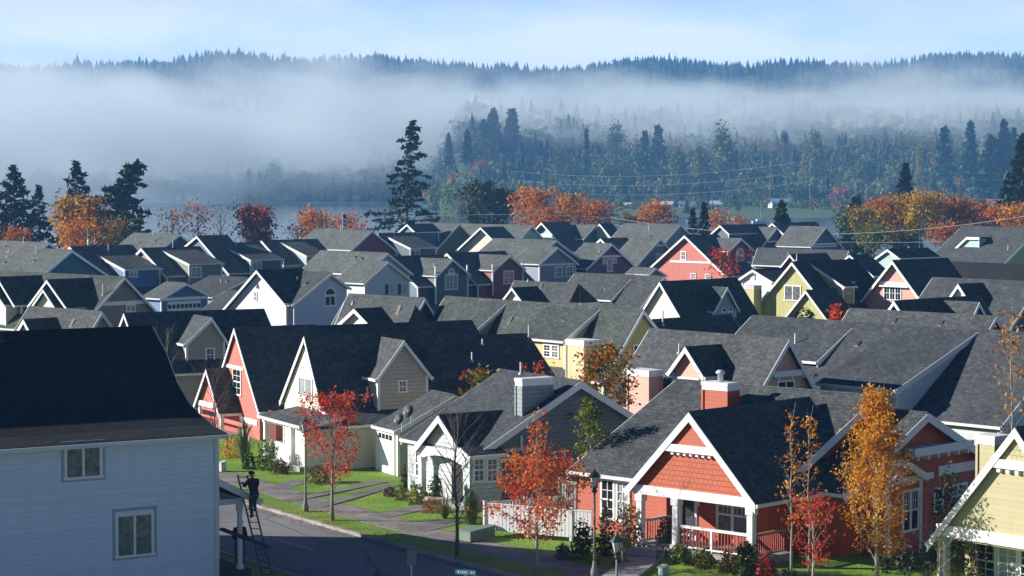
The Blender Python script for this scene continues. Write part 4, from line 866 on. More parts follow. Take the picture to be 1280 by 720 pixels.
for j in range(len(ys)-1):
    for i in range(nx-1): g.f.append((j*nx+i, j*nx+i+1, (j+1)*nx+i+1, (j+1)*nx+i)); g.m.append(0)
tag(g.build('ground', GM, None, True), kind='structure')
WM, wnt, wb_ = nmat('lake_water'); wb_.inputs['Base Color'].default_value = (.02, .045, .06, 1); wb_.inputs['Roughness'].default_value = .12
mp = wnt.nodes.new('ShaderNodeMapping'); mp.inputs['Scale'].default_value = (.05, .35, 1); L(wnt, objc(wnt), mp.inputs[0]); bump(wnt, wb_, noise(wnt, mp.outputs[0], 1, 3).outputs[0], .12, .4)
g = MB(); g.poly([(-2500, 480, LAKE), (2500, 480, LAKE), (2500, 2100, LAKE), (-2500, 2100, LAKE)]); tag(g.build('lake', WM), kind='structure')
# --- street
kp = np.array([at_z(*p)[:2] for p in ((324.4, 635.6), (360, 645.5), (395.5, 657), (440, 668.5), (460, 675), (509, 687.8), (560, 701.5), (611, 715.5))])
cf = np.polyfit(kp[:, 1], kp[:, 0], 2)
KL = []
for D in np.arange(60, 136, 1.5):
    Dc = min(max(D, 82), 104); x = np.polyval(cf, Dc)+np.polyval(np.polyder(cf), Dc)*(D-Dc); KL.append(Vector((x, D)))
KN = []
for i in range(len(KL)):
    t = (KL[min(i+1, len(KL)-1)]-KL[max(i-1, 0)]).normalized(); KN.append(Vector((t.y, -t.x)))   # right-hand side: away from the street
KN = [n if n.x > 0 else -n for n in KN]
def kpt(i, d): p = KL[i]+KN[i]*d; return p.x, p.y
def lawn_h(d): return .05+.12*sstep(3.6, 8.5, d)
def strip(name, d0, d1, mat, zf, n=1, i0=0, i1=None, kind='structure', thick=0):
    m = MB(); i1 = i1 or len(KL)-1
    for i in range(i0, i1):
        for k in range(n):
            a, b = d0+(d1-d0)*k/n, d0+(d1-d0)*(k+1)/n
            P = [(*kpt(i, a), zf(a)), (*kpt(i, b), zf(b)), (*kpt(i+1, b), zf(b)), (*kpt(i+1, a), zf(a))]
            if thick: m.hexa([(x, y, z-thick) for x, y, z in P]+P)
            else: m.poly(P)
    o = m.build(name, mat); tag(o, kind=kind); return o
AS, ant, ab = nmat('asphalt'); o_ = objc(ant); n1 = noise(ant, o_, .25, 5, .65); n2 = noise(ant, o_, 9, 2)
c = ramp(ant, n1.outputs[0], [(.3, (.145, .145, .15)), (.7, (.24, .238, .235))]); c = mixc(ant, .4, c, ramp(ant, n2.outputs[0], [(.3, (.7, .7, .7)), (.7, (1.3, 1.3, 1.3))]), 'MULTIPLY')
vo = ant.nodes.new('ShaderNodeTexVoronoi'); vo.feature = 'DISTANCE_TO_EDGE'; vo.inputs['Scale'].default_value = .16; dv = ant.nodes.new('ShaderNodeMix'); dv.data_type = 'VECTOR'; dv.inputs[0].default_value = .35; L(ant, o_, dv.inputs[4]); L(ant, noise(ant, o_, .6, 3).outputs['Color'], dv.inputs[5]); L(ant, dv.outputs[1], vo.inputs['Vector'])
c = mixc(ant, math_(ant, 'LESS_THAN', vo.outputs['Distance'], .003), c, (.05, .05, .05)); c = mixc(ant, .35, c, ramp(ant, noise(ant, o_, .09, 2).outputs[0], [(.46, (.78, .78, .8)), (.50, (1.08, 1.08, 1.06))]), 'MULTIPLY')
L(ant, c, ab.inputs['Base Color']); ab.inputs['Roughness'].default_value = .9
LW_, lnt, lb = nmat('lawn_grass'); o_ = objc(lnt); n1 = noise(lnt, o_, .5, 4, .6); n2 = noise(lnt, o_, 7, 3, .7)
c = ramp(lnt, n1.outputs[0], [(.3, (.105, .22, .012)), (.5, (.16, .31, .02)), (.72, (.27, .32, .045))]); c = mixc(lnt, .7, c, ramp(lnt, n2.outputs[0], [(.3, (.55, .6, .5)), (.7, (1.35, 1.3, 1.2))]), 'MULTIPLY')
L(lnt, c, lb.inputs['Base Color']); lb.inputs['Roughness'].default_value = .8; bump(lnt, lb, n2.outputs[0], .8, .08)
MULCH = plain('bark_mulch', (.05, .03, .022), .95, .4, 4)
strip('street', -6.6, 0, AS, lambda d: .01)
strip('kerb', 0, .2, CONC, lambda d: .14, thick=.2)
strip('planting_strip', .2, 1.75, LW_, lambda d: .12, 2)
strip('sidewalk', 1.75, 3.55, plain('worn_concrete', (.22, .205, .19), .9, .25, .8), lambda d: .13, thick=.15)
strip('front_lawn', 3.55, 13.5, LW_, lambda d: .09+lawn_h(d), 14)
strip('kerb', -6.8, -6.6, CONC, lambda d: .14, thick=.2); strip('verge', -16, -6.8, LW_, lambda d: .1)
m = MB(); ym = plain('yellow_road_paint', (.55, .36, .08), .7)
for i in range(2, len(KL)-2, 6):
    P = [kpt(i, -3.25), kpt(i, -3.1), kpt(i+1, -3.1), kpt(i+2, -3.1), kpt(i+2, -3.25), kpt(i+1, -3.25)]; m.poly([(x, y, .016) for x, y in P])
tag(m.build('road_marking', ym), kind='structure')
def path_(name, pts, w, mat, z=.0, lift=.0):
    m = MB()
    for (a, b) in zip(pts, pts[1:]):
        a = Vector(a); b = Vector(b); d = (b-a).to_2d().normalized(); q = Vector((-d.y, d.x))*w/2; n = 8
        for k in range(n):
            A = a.lerp(b, k/n); Bq = a.lerp(b, (k+1)/n)
            P = [(A.x-q.x, A.y-q.y, A.z), (Bq.x-q.x, Bq.y-q.y, Bq.z), (Bq.x+q.x, Bq.y+q.y, Bq.z), (A.x+q.x, A.y+q.y, A.z)]
            m.hexa([(x, y, zz-.12) for x, y, zz in P]+P)
    tag(m.build(name, mat), kind='structure')
def kd(x, y):       # distance beyond the kerb line
    i = min(range(len(KL)), key=lambda j: (KL[j]-Vector((x, y))).length); return (Vector((x, y))-KL[i]).dot(KN[i]), i
def gz(x, y):
    d, i = kd(x, y)
    if y > 130 or d < -17 or d > 22: return 0.0
    return .1 if d < 3.55 else .09+lawn_h(min(d, 13.5))
def gpt(px, py):
    z = 0
    for _ in range(4):
        x, y, _z = at_z(px, py, z); z = gz(x, y)
    return x, y, z
DRV = plain('old_driveway_concrete', (.17, .16, .15), .92, .25, 1.2)
def way(px0, px1, w, n='driveway', mat=DRV, up=.03):
    a = gpt(*px0); b = gpt(*px1); path_(n, [(a[0], a[1], a[2]+up), (b[0], b[1], b[2]+up)], w, mat)
way((478, 602), (352, 628), .75); way((494, 606), (385, 637), .75); way((380, 601), (342, 612), 1.1, 'footpath'); way((368, 631), (340, 640), 2.6, 'driveway_apron', plain('pale_apron', (.26, .25, .24), .9, .2, 1)) if 0 else None
way((536, 633), (470, 647), 1.1, 'footpath', up=.035); way((560, 652), (510, 664), 1.6, 'driveway', up=.032)
a = OR.toworld(OR_xLR[0]+1.0, 0); path_('footpath', [(a[0]-.3, a[1]-1.2, .29), (a[0]-2.2, a[1]-7.5, .26)], 1.3, CONC)
# planting beds (mulch) along the house fronts
def bed(pts, up=.04):
    q = [gpt(*p) for p in pts]; m = MB(); m.poly([(x, y, z+up) for x, y, z in q]); tag(m.build('planting_bed', MULCH), kind='structure')
# fallen leaves
def leaf_litter(name, n, fn, mat, s=.05):
    P = np.array([fn() for _ in range(n)]); return leaves(name, P, s, [mat], None, flat=True)
# ------------------------------------------------------------------ foliage helpers
def leaves(name, P, size, mats, parent=None, elong=1.45, flat=False, var=.35, hang=0.0, seed=0):
    P = np.asarray(P, float); n = len(P); r = np.random.default_rng(seed+n)
    a = r.normal(size=(n, 3)); 
    if flat: a = np.stack([r.normal(size=n)*.12, r.normal(size=n)*.12, np.ones(n)], 1)
    if hang: a[:, 2] *= (1-hang)
    a /= np.linalg.norm(a, axis=1)[:, None]; b = r.normal(size=(n, 3)); u = np.cross(a, b); u /= np.linalg.norm(u, axis=1)[:, None]; v = np.cross(a, u)
    s = (size*(1+var*r.normal(size=n))).clip(size*.4, size*2)[:, None]
    V = np.stack([P-u*s*elong*.5, P+v*s*.42-u*s*.05, P+u*s*elong*.5, P-v*s*.42-u*s*.05], 1).reshape(-1, 3)
    me = bpy.data.meshes.new(name); me.vertices.add(4*n); me.vertices.foreach_set('co', V.ravel()); me.loops.add(4*n); me.loops.foreach_set('vertex_index', np.arange(4*n))
    me.polygons.add(n); me.polygons.foreach_set('loop_start', np.arange(0, 4*n, 4)); me.polygons.foreach_set('loop_total', np.full(n, 4))
    for m in mats: me.materials.append(m)
    if len(mats) > 1: me.polygons.foreach_set('material_index', r.integers(0, len(mats), n))
    me.update(calc_edges=True); o = bpy.data.objects.new(name, me); COL.objects.link(o)
    if parent: o.parent = parent
    return o
def tree(name, label, base, H, R, z0, mat, nleaf=3000, leaf=.14, shape='round', trunk=.1, limbs=16, seed=1, bark=BARK, group='street trees', cat='tree', up=.9, spread=.25, lean=(0, 0), twigs=5, thin=0.0, clump=None, top=1.0, leader=None):
    """tapered trunk, limbs and twigs with leaves gathered round the twigs; z0 = where the crown starts (share of H)"""
    r = random.Random(seed); e = empty(name, base, r.random()*0, label, cat, group); tb = MB(); tips = []
    n = 7; axis = [Vector((lean[0]*t*t*H+r.gauss(0, .012)*H*t, lean[1]*t*t*H+r.gauss(0, .012)*H*t, t*H*.97)) for t in [i/(n-1) for i in range(n)]]
    axis[0] = Vector((0, 0, -.15)); tb.tube(axis, [trunk*(1-.9*i/(n-1))*(1.25 if i == 0 else 1) for i in range(n)], 7)
    def ax(t):
        f = t*(n-1); i = min(int(f), n-2); return axis[i].lerp(axis[i+1], f-i)
    for k in range(limbs):
        t = z0*.85+(1-z0*.85)*((k+r.random()*.8)/limbs)**.9*.97; hh = (t-z0*.85)/(1-z0*.85)
        if shape == 'round': rr = math.sqrt(max(.03, 1-(2*hh*.92-.85)**2*.95))
        elif shape == 'col': rr = (.55+.6*math.sin(min(1, hh*1.5)*math.pi*.75))*(1-.75*hh**1.7)
        elif shape == 'spire': rr = min(1.0, .55+2.2*hh)*(1.04-.88*hh)
        elif shape == 'vase': rr = .35+.75*hh if hh < .8 else 1.2-hh*.35
        elif shape == 'cone': rr = (1-hh)**.75+.08
        else: rr = 1
        ang = k*2.399+r.gauss(0, .35); ln = R*rr*r.uniform(.72, 1.12); el = up*r.uniform(.75, 1.2)
        p0 = ax(t*.93); d = Vector((math.cos(ang), math.sin(ang), el)).normalized(); 
        if shape in ('col', 'spire'): d = Vector((math.cos(ang)*.75, math.sin(ang)*.75, 1.2)).normalized(); 
        sc = ln/max(.25, math.hypot(d.x, d.y)); pts = [p0]
        lim = H*top-p0.z; sc = min(sc, max(.3, lim/max(.05, d.z)*1.0)) if d.z > 0 else sc
        for q in (.35, .7, 1.0): pts.append(p0+d*sc*q+Vector((r.gauss(0, .05), r.gauss(0, .05), -.04*q*sc*(q) if up < .5 else .03*q*sc))*1)
        tr = max(.008, trunk*.42*(1-t*.7)); tb.tube(pts, [tr, tr*.7, tr*.45, tr*.2], 5, cap=False)
        for j in range(twigs):
            q = r.uniform(.25, 1.0); i = min(int(q*3), 2); a0 = pts[i].lerp(pts[i+1], q*3-i)
            dd = (d+Vector((r.gauss(0, .7), r.gauss(0, .7), r.gauss(.15, .45)))).normalized()*sc*r.uniform(.15, .34)
            b0 = a0+dd; tb.tube([a0, a0+dd*.55+Vector((r.gauss(0, .02), r.gauss(0, .02), .02)), b0], [tr*.35, tr*.22, .004], 3, cap=False); tips.append((a0, b0))
        tips.append((pts[1], pts[3]))
    if leader:
        for k in range(7):
            p0 = ax(.55+.06*k); b0 = Vector((r.gauss(0, .3)+lean[0]*H, r.gauss(0, .3), leader[0]*r.uniform(.8, 1))); tb.tube([p0, p0.lerp(b0, .5)+Vector((r.gauss(0, .06), r.gauss(0, .06), 0)), b0], [.025, .014, .004], 4, cap=False)
            lp = [p0.lerp(b0, r.uniform(.3, 1))+Vector((r.gauss(0, .07), r.gauss(0, .07), 0)) for _ in range(leader[1]//7)]; tips += [(q, q+Vector((0, 0, .03))) for q in lp]
    tb.build('trunk', bark, e, True)
    if nleaf:
        P = []; k = clump or spread
        tips = [t for t in tips if r.random() >= thin]
        while len(P) < nleaf and tips:
            a, b = r.choice(tips); q = r.uniform(.15, 1.1)
            P.append(a.lerp(b, q)+Vector((r.gauss(0, k), r.gauss(0, k), r.gauss(0, k*.8))))
        leaves('crown', [tuple(p) for p in P], leaf, mat if isinstance(mat, list) else [mat], e, seed=seed)
    return e
def conifer(name, label, base, H, R, mat, seed=1, dens=1.0, leaf=.5, bend=(0, 0), group='tall conifers', bare=.1, ragged=.35, cat='tree', power=.8):
    r = random.Random(seed); e = empty(name, base, 0, label, cat, group); tb = MB(); P = []
    def ax(t): return Vector((bend[0]*H*t**3, bend[1]*H*t**3, t*H))
    tb.tube([ax(i/8) for i in range(9)], [H*.016*(1-.93*i/8) for i in range(9)], 7)
    nb = int(46*dens*max(1, H/16)); 
    for k in range(nb):
        t = bare+(1-bare)*(k+r.random())/nb*.985; ln = R*((1-t)**power+.05)*r.uniform(1-ragged, 1+ragged*.6); ang = k*2.399+r.gauss(0, .4); d = Vector((math.cos(ang), math.sin(ang), 0)); p0 = ax(t)
        dr = r.uniform(.18, .38); pts = [p0+d*ln*q+Vector((0, 0, ln*(.10*q-dr*q*q+.12*q**4))) for q in (0, .35, .7, 1)]
        tb.tube(pts, [H*.004*(1-t)+.015, .03, .02, .006], 4, cap=False)
        m = int((5+22*ln/R*(R/4))*dens)
        for j in range(m):
            q = r.random()**.7; i = min(int(q*3), 2); a = pts[i].lerp(pts[i+1], q*3-i); w = .22*ln*(1-q*.6)*r.gauss(0, 1)
            P.append(a+Vector((-d.y*w, d.x*w, -abs(r.gauss(0, .16))*leaf*1.6+.05)))
    for j in range(int(60*dens)): q = .86+.14*r.random(); P.append(ax(q)+Vector((r.gauss(0, .12), r.gauss(0, .12), 0))*(R*.35*(1-q)/.14+.25))
    tb.build('trunk', BARK, e, True); leaves('crown', [tuple(p) for p in P], leaf, mat if isinstance(mat, list) else [mat], e, elong=2.1, hang=-.9, seed=seed); return e
def shrub(name, label, base, w, h, mat, n=500, leaf=.1, seed=1, group='garden shrubs', cat='shrub', shape='dome', stems=5, d=None):
    r = random.Random(seed); e = empty(name, base, 0, label, cat, group); P = []; d = d or w
    while len(P) < n:
        x, y, z = r.uniform(-1, 1), r.uniform(-1, 1), r.random(); rr = math.hypot(x, y)
        lim = {'dome': math.sqrt(max(0, 1-z*z*.9))*(.8+.2*math.sin(5*math.atan2(y, x)+seed+3*z)), 'cone': (1-z)**.7*.9+.05, 'col': (1-z**4)*.9, 'ball': math.sqrt(max(0, 1-(2*z-1)**2)), 'vase': .3+.7*z}[shape]
        if rr < lim and (rr > lim*.45 or z > .6 or r.random() < .3): P.append((x*w/2+r.gauss(0, .03), y*d/2+r.gauss(0, .03), z*h))
    m = MB()
    for k in range(stems):
        a = r.uniform(0, 6.28); m.tube([(0, 0, -.05), (math.cos(a)*w*.12, math.sin(a)*w*.12, h*.4), (math.cos(a)*w*.3, math.sin(a)*w*.3, h*.85)], [.02, .015, .006], 4, cap=False)
    m.build('stems', BARK, e); leaves('foliage', P, leaf, mat if isinstance(mat, list) else [mat], e, seed=seed); return e
def tuft(name, label, base, w, h, mat, n=260, seed=1, group='ornamental grasses', plume=None):
    r = random.Random(seed); e = empty(name, base, 0, label, 'ornamental grass', group); m = MB(); pm = MB()
    for k in range(n):
        a = r.uniform(0, 6.28); q = abs(r.gauss(0, .55)); q = min(q, 1.1); hh = h*r.uniform(.6, 1.05)*(1-.3*q); rr = w*.5*q
        c, s = math.cos(a), math.sin(a); p = [Vector((c*rr*.12, s*rr*.12, 0)), Vector((c*rr*.4, s*rr*.4, hh*.65)), Vector((c*rr*.8, s*rr*.8, hh)), Vector((c*rr*1.15, s*rr*1.15, hh*(1-.25*q)))]
        u = Vector((-s, c, 0))*.018
        for i in range(3): f0, f1 = 1-i*.27, 1-(i+1)*.3; m.poly([p[i]-u*f0, p[i]+u*f0, p[i+1]+u*f1, p[i+1]-u*f1])
        if plume and k < plume: pm.tube([p[2], p[2]+Vector((c*.1, s*.1, .25)), p[2]+Vector((c*.2, s*.2, .45))], [.02, .05, .01], 5)
    m.build('blades', mat, e)
    if plume: pm.build('plumes', plain('pampas_plume', (.62, .55, .40), .9), e)
    return e
# ------------------------------------------------------------------ foliage colours
RDL = leafmat('red_maple_leaves', [(.42, .035, .015), (.60, .08, .025), (.68, .17, .04)], .45); ORL = leafmat('orange_maple_leaves', [(.55, .06, .015), (.72, .20, .025), (.74, .40, .05)], .45); CRIM = leafmat('crimson_leaves', [(.45, .02, .025), (.66, .045, .04), (.7, .09, .05)], .45)
AMB = leafmat('amber_leaves', [(.56, .20, .015), (.76, .34, .02), (.80, .46, .05)], .45); RUST = leafmat('rust_leaves', [(.22, .06, .02), (.40, .13, .025), (.5, .22, .04)]); GRN = leafmat('green_leaves', [(.035, .085, .015), (.07, .14, .025), (.13, .18, .04)])
DGR = leafmat('dark_green_leaves', [(.018, .04, .014), (.035, .07, .02), (.06, .10, .03)], .2); YGR = leafmat('yellow_green_leaves', [(.10, .14, .02), (.20, .22, .03), (.34, .30, .05)]); PUR = leafmat('purple_leaves', [(.03, .012, .02), (.06, .02, .035), (.10, .05, .06)], .2)
BRN = leafmat('brown_leaves', [(.09, .045, .02), (.16, .08, .03), (.22, .13, .05)]); YEL = leafmat('yellow_leaves', [(.40, .26, .03), (.55, .38, .04)]); FIR = leafmat('fir_needles', [(.010, .022, .014), (.020, .042, .022), (.035, .06, .025)], .12, .5)
GREYG = leafmat('grey_green_leaves', [(.08, .09, .07), (.14, .15, .12), (.2, .2, .17)]); STRAW = plain('straw_blades', (.26, .20, .08), .8, .4, 6); GBL = plain('green_blades', (.10, .14, .05), .8, .4, 6)
def base(px, py): return gpt(px, py)
def H_at(b, py): return CAMZ+(-(py-HOR)/FPX)*b[1]-b[2]
# street maples
b = base(415.5, 651); tree('maple_tree', 'bright red maple on the planting strip in front of the cream house', b, H_at(b, 497), 1.38, .27, [RDL, RDL, CRIM], 3300, .072, 'round', .085, 30, 3, PALEBARK, spread=.13, up=1.35, twigs=6, thin=.22)
b = base(671, 719); tree('maple_tree', 'maple with red, orange and yellow leaves in front of the picket fence', b, H_at(b, 570), 1.75, .30, [RDL, RDL, ORL, AMB, CRIM], 5200, .072, 'round', .075, 22, 11, PALEBARK, spread=.2, up=.62, twigs=7, lean=(.03, 0), leader=(H_at(b, 497), 21))
b = base(571, 696); tree('bare_tree', 'nearly leafless tree with dark upright branches before the slate house', b, H_at(b, 508), 1.45, .28, BRN, 40, .06, 'vase', .085, 34, 5, BARK, up=1.35, twigs=9, spread=.1)
b = at_z(1096, 735, .3); tree('hornbeam_tree', 'dense golden-orange columnar tree before the dark red side of the orange house', b, H_at(b, 474), 1.5, .12, [AMB, AMB, AMB, RUST], 10500, .07, 'spire', .09, 44, 8, PALEBARK, spread=.17, twigs=6, thin=.05)
b = at_z(989, 728, .3); tree('birch_tree', 'tall thin pale-stemmed tree with scattered orange leaves, left of the golden tree', b, H_at(b, 496), .48, .25, [AMB, RUST], 260, .085, 'col', .05, 20, 21, PALEBARK, spread=.1, twigs=3)
b = at_z(1011, 724, .3); tree('birch_tree', 'second thin pale-stemmed tree with orange leaf tufts over the black porch roof', b, H_at(b, 500), .48, .30, [AMB, RUST], 280, .085, 'col', .045, 20, 22, PALEBARK, spread=.1, twigs=3)
b = at_z(1016, 735, .3); tree('plum_tree', 'low crimson-leaved tree with many upright stems beside the orange house', b, H_at(b, 628), 1.35, .15, [CRIM, RDL], 750, .085, 'vase', .06, 20, 15, PALEBARK, spread=.14, up=1.5, twigs=5)
b = (*at_d(1264, 560, 92)[:2], 0); tree('birch_tree', 'sparse tall orange-leaved tree over the grey roof at the right edge', b, H_at(b, 362), .95, .35, [AMB, RUST], 420, .1, 'col', .06, 26, 25, PALEBARK, spread=.12, twigs=3)
b = (*at_d(738, 640, 93.5)[:2], .2); tree('birch_tree', 'slender green-leaved tree in the gap between slate and orange houses', b, H_at(b, 492), .85, .2, [GRN, YGR], 1900, .09, 'col', .05, 26, 27, PALEBARK, spread=.14, twigs=4, thin=.2)
b = (*at_d(757, 560, 112)[:2], 0); tree('maple_tree', 'round orange and green tree behind the slate house roof', b, H_at(b, 433), 1.5, .35, [RUST, ORL, YGR, GRN], 3200, .12, 'round', .08, 20, 29, BARK, spread=.25, group='back garden trees')
b = (*at_d(594, 520, 110)[:2], 0); tree('cherry_tree', 'small amber tree behind the slate house ridge', b, H_at(b, 456), .9, .4, [RUST, YGR], 500, .17, 'round', .05, 12, 33, BARK, spread=.2, group='back garden trees')
b = (*at_d(672, 530, 112)[:2], 0); tree('cherry_tree', 'little red-leaved tree top over the slate house ridge', b, H_at(b, 449), 1.2, .5, [RDL], 200, .15, 'round', .05, 12, 35, BARK, spread=.15, group='back garden trees')
b = (*at_d(268, 600, 104)[:2], 0); tree('bare_tree', 'leafless tree with fine grey twigs before the coral red house', b, H_at(b, 452), 1.6, .3, BRN, 0, .1, 'vase', .07, 22, 37, BARK, up=1.4, twigs=8)
b = (*at_d(208, 600, 108)[:2], 0); tree('bare_tree', 'leafless twigs rising behind the white house ridge', b, H_at(b, 403), 1.0, .5, BRN, 0, .1, 'vase', .06, 14, 39, PALEBARK, up=1.6, twigs=6)
# middle distance
b = (*at_d(905, 380, 236)[:2], 0); tree('cherry_tree', 'crimson tree in front of the coral house dormer', b, H_at(b, 314), 2.4, .25, [CRIM, RDL], 420, .22, 'vase', .1, 18, 41, BARK, spread=.35, group='back garden trees', up=1.4)
b = (*at_d(1046, 420, 178)[:2], 0); tree('maple_tree', 'small vivid orange-red tree right of the lime house porch gable', b, H_at(b, 377), 1.2, .2, [leafmat('vivid_orange_leaves', [(.55, .06, .015), (.65, .13, .03)])], 900, .2, 'cone', .07, 18, 43, BARK, spread=.2, group='back garden trees')
b = (*at_d(1006, 400, 176)[:2], 0); shrub('climbing_vine', 'yellow-green vine filling the lime house porch gable', (b[0], b[1], 2.2), 3.6, 2.6, [YGR, GRN], 900, .2, 44, 'back garden trees', 'vine', 'cone')
b = (*at_d(826, 410, 163)[:2], 0); shrub('hedge', 'mottled green and rust hedge under the cream gable', (b[0], b[1], 2.0), 4.6, 2.0, [GRN, RUST, BRN], 900, .2, 45, 'garden shrubs', 'hedge')
b = (*at_d(917, 400, 160)[:2], 0); shrub('shrub', 'orange bush below the grey-green side dormer', (b[0]-.8, b[1], 3.6), 2.6, 1.4, [ORL, RUST], 350, .2, 46)
b = (*at_d(808, 560, 100)[:2], 0); shrub('shrub', 'rust-coloured creeper at the foot of the pink chimney', (b[0], b[1]-.6, 3.2), 1.6, 1.0, [RUST, AMB], 160, .12, 47)
# back row of trees
def bt(fn, px, ytop, D, *a, **k): x, y, _ = at_d(px, 300, D); z = terrain(x, y); return fn(*a[:2], (x, y, z), CAMZ-(ytop-HOR)/FPX*D-z, *a[2:], **k)
C = lambda px, yt, D, w, label, seed, **k: bt(conifer, px, yt, D, 'fir_tree', label, w*D/FPX/2*1.25, [FIR], seed=seed, **k)
C(18, 207, 400, 78, 'broad dark fir second from the left edge', 51, leaf=.65, dens=1.15, ragged=.5); C(-14, 226, 395, 66, 'dark fir cut by the left edge', 52, leaf=.65, dens=1.0, ragged=.5); C(49, 232, 405, 44, 'shorter dark fir between two taller ones at left', 53, leaf=.6, dens=1.0, ragged=.5)
C(96, 202, 400, 62, 'narrow-topped fir rising behind the amber maples at left', 54, leaf=.7, ragged=.65, dens=.95); C(148, 203, 395, 74, 'ragged fir with a top leaning to the right', 55, leaf=.75, ragged=.6, bend=(.2, 0), dens=1.2, power=.6)
C(508, 152, 440, 76, 'tall solitary fir standing over the maroon house', 56, leaf=.62, ragged=.6, dens=1.0, bend=(.05, 0), power=.75)
C(1131, 205, 520, 44, 'dark fir behind the amber trees right of centre', 57, leaf=.8, dens=1.4); C(1070, 247, 470, 50, 'dim green fir left of the autumn trees', 58, leaf=.8, dens=1.3); C(977, 252, 430, 34, 'small green fir behind the navy gable', 59, leaf=.6, dens=1.3)
C(1278, 168, 470, 66, 'tall dark fir at the right edge', 60, leaf=.85, dens=1.6); C(880, 254, 440, 24, 'small slim fir near the coral house', 61, leaf=.5, dens=1.2); C(866, 261, 445, 18, 'smallest slim fir beside another, near the coral house', 62, leaf=.5)
def T(px, yt, D, w, name, label, mats, n, seed, leaf=.55, shape='round', z0=.25, bark=BARK, **k):
    return bt(tree, px, yt+4, D, name, label, w*D/FPX/2*.92, z0, (mats+[RUST] if ORL in mats else mats), int(n*1.5), leaf*.72, shape, .2, 24, seed, bark, group='autumn trees behind the houses', spread=.75, **k)
M3 = 'maple_tree'
T(88, 246, 385, 46, M3, 'amber maple before the firs at left', [AMB, RUST, YGR], 1500, 71); T(115, 244, 380, 40, M3, 'golden maple with grey stems before the firs', [AMB, RUST, BRN], 1000, 72); T(20, 286, 375, 40, M3, 'low orange tree at the left edge', [ORL, RUST], 600, 73, .4)
T(95, 275, 372, 50, M3, 'orange underlayer tree at the foot of the golden maple', [ORL, AMB], 700, 74, .45); T(146, 275, 375, 42, M3, 'low olive-amber tree under the leaning fir', [YGR, RUST], 700, 75, .45)
T(215, 262, 400, 52, 'bare_tree', 'half-bare tree with pale orange leaves right of the leaning fir', [RUST, AMB], 330, 76, .4, 'vase'); T(248, 252, 400, 48, 'bare_tree', 'half-bare grey tree with a few red-orange leaves', [ORL, RUST], 350, 77, .4, 'vase'); T(276, 254, 405, 46, 'bare_tree', 'grey leafless tree left of the round red tree', [BRN], 150, 78, .35, 'vase', twigs=8)
T(319, 259, 395, 50, M3, 'round brick-red tree above the navy row house', [leafmat('brick_red_leaves', [(.20, .03, .02), (.34, .06, .03), (.42, .10, .04)])], 2600, 79, .5); T(312, 238, 430, 40, 'bare_tree', 'tall bare grey tree behind the round red tree', [BRN], 60, 80, .35, 'vase', twigs=8)
T(393, 263, 400, 44, M3, 'orange tree right of the round red tree', [AMB, ORL], 1100, 81, .45); T(430, 268, 410, 42, M3, 'low rust hedge tree beneath the flagpole', [RUST, ORL], 700, 82, .42); T(372, 280, 392, 40, 'bare_tree', 'low twiggy bush between red and orange trees', [BRN, RUST], 300, 83, .35, 'vase'); T(448, 274, 405, 22, M3, 'small scarlet bush right of the flagpole', [RDL], 250, 84, .35)
T(612, 229, 520, 68, 'oak_tree', 'dark rounded evergreen oak left of the orange trees', [DGR, leafmat('oak_leaves', [(.02, .04, .015), (.05, .06, .03)], .2)], 3200, 85, .75, twigs=7); T(574, 240, 500, 40, 'bare_tree', 'grey bare tree between the solitary fir and the dark oak', [BRN], 150, 86, .4, 'vase', twigs=8); T(556, 258, 480, 34, 'bare_tree', 'low grey bare tree right of the solitary fir', [GREYG], 150, 87, .4, 'vase', twigs=8)
T(664, 234, 470, 54, M3, 'bright orange maple right of the dark oak', [ORL, AMB], 1900, 88, .55); T(712, 241, 475, 46, M3, 'gold and orange maple, second right of the dark oak', [AMB, ORL, YEL], 1300, 89, .55); T(742, 252, 465, 56, M3, 'rust maple beside the utility pole', [RUST, ORL], 1500, 90, .55); T(689, 262, 460, 60, M3, 'low orange maple under two taller ones', [ORL, RUST], 1200, 91, .5)
T(818, 253, 470, 54, M3, 'wide orange maple behind the hip-roofed house', [ORL, AMB, RUST], 1600, 92, .5); T(787, 264, 465, 30, M3, 'low amber tree right of the utility pole', [AMB, RUST], 500, 93, .45); T(895, 262, 450, 34, M3, 'amber tree behind the coral house', [RUST, AMB], 600, 94, .45); T(926, 266, 445, 22, M3, 'small bright orange tree behind the navy gable', [ORL], 350, 95, .4)
T(1082, 262, 430, 56, M3, 'olive and amber tree at the left of the autumn group', [YGR, AMB, GRN], 1500, 96, .5); T(1108, 249, 440, 60, M3, 'orange-red tree in the autumn group', [RUST, ORL], 1900, 97, .55); T(1150, 243, 435, 70, M3, 'tallest yellow-olive tree in the autumn group', [YGR, AMB, YEL], 2300, 98, .55); T(1190, 250, 440, 58, M3, 'rust-brown tree right of the yellow-olive one', [RUST, BRN, ORL], 1700, 99, .55)
T(1222, 252, 450, 46, M3, 'dark rust tree over the far right roof', [BRN, RUST], 1300, 100, .55); T(1244, 256, 430, 36, M3, 'vivid orange tree over the far right roof', [ORL], 1100, 101, .5); T(1270, 256, 420, 46, M3, 'amber tree at the right edge', [AMB, RUST], 1100, 102, .5); T(1180, 282, 415, 50, M3, 'low orange tree right of the aqua gable', [ORL, RUST], 900, 103, .45); T(1092, 285, 410, 44, M3, 'low green tree left of the aqua gable', [GRN, YGR], 900, 104, .45); T(1060, 266, 480, 50, M3, 'dull green tree beside the dim fir', [DGR, GRN], 900, 105, .5)
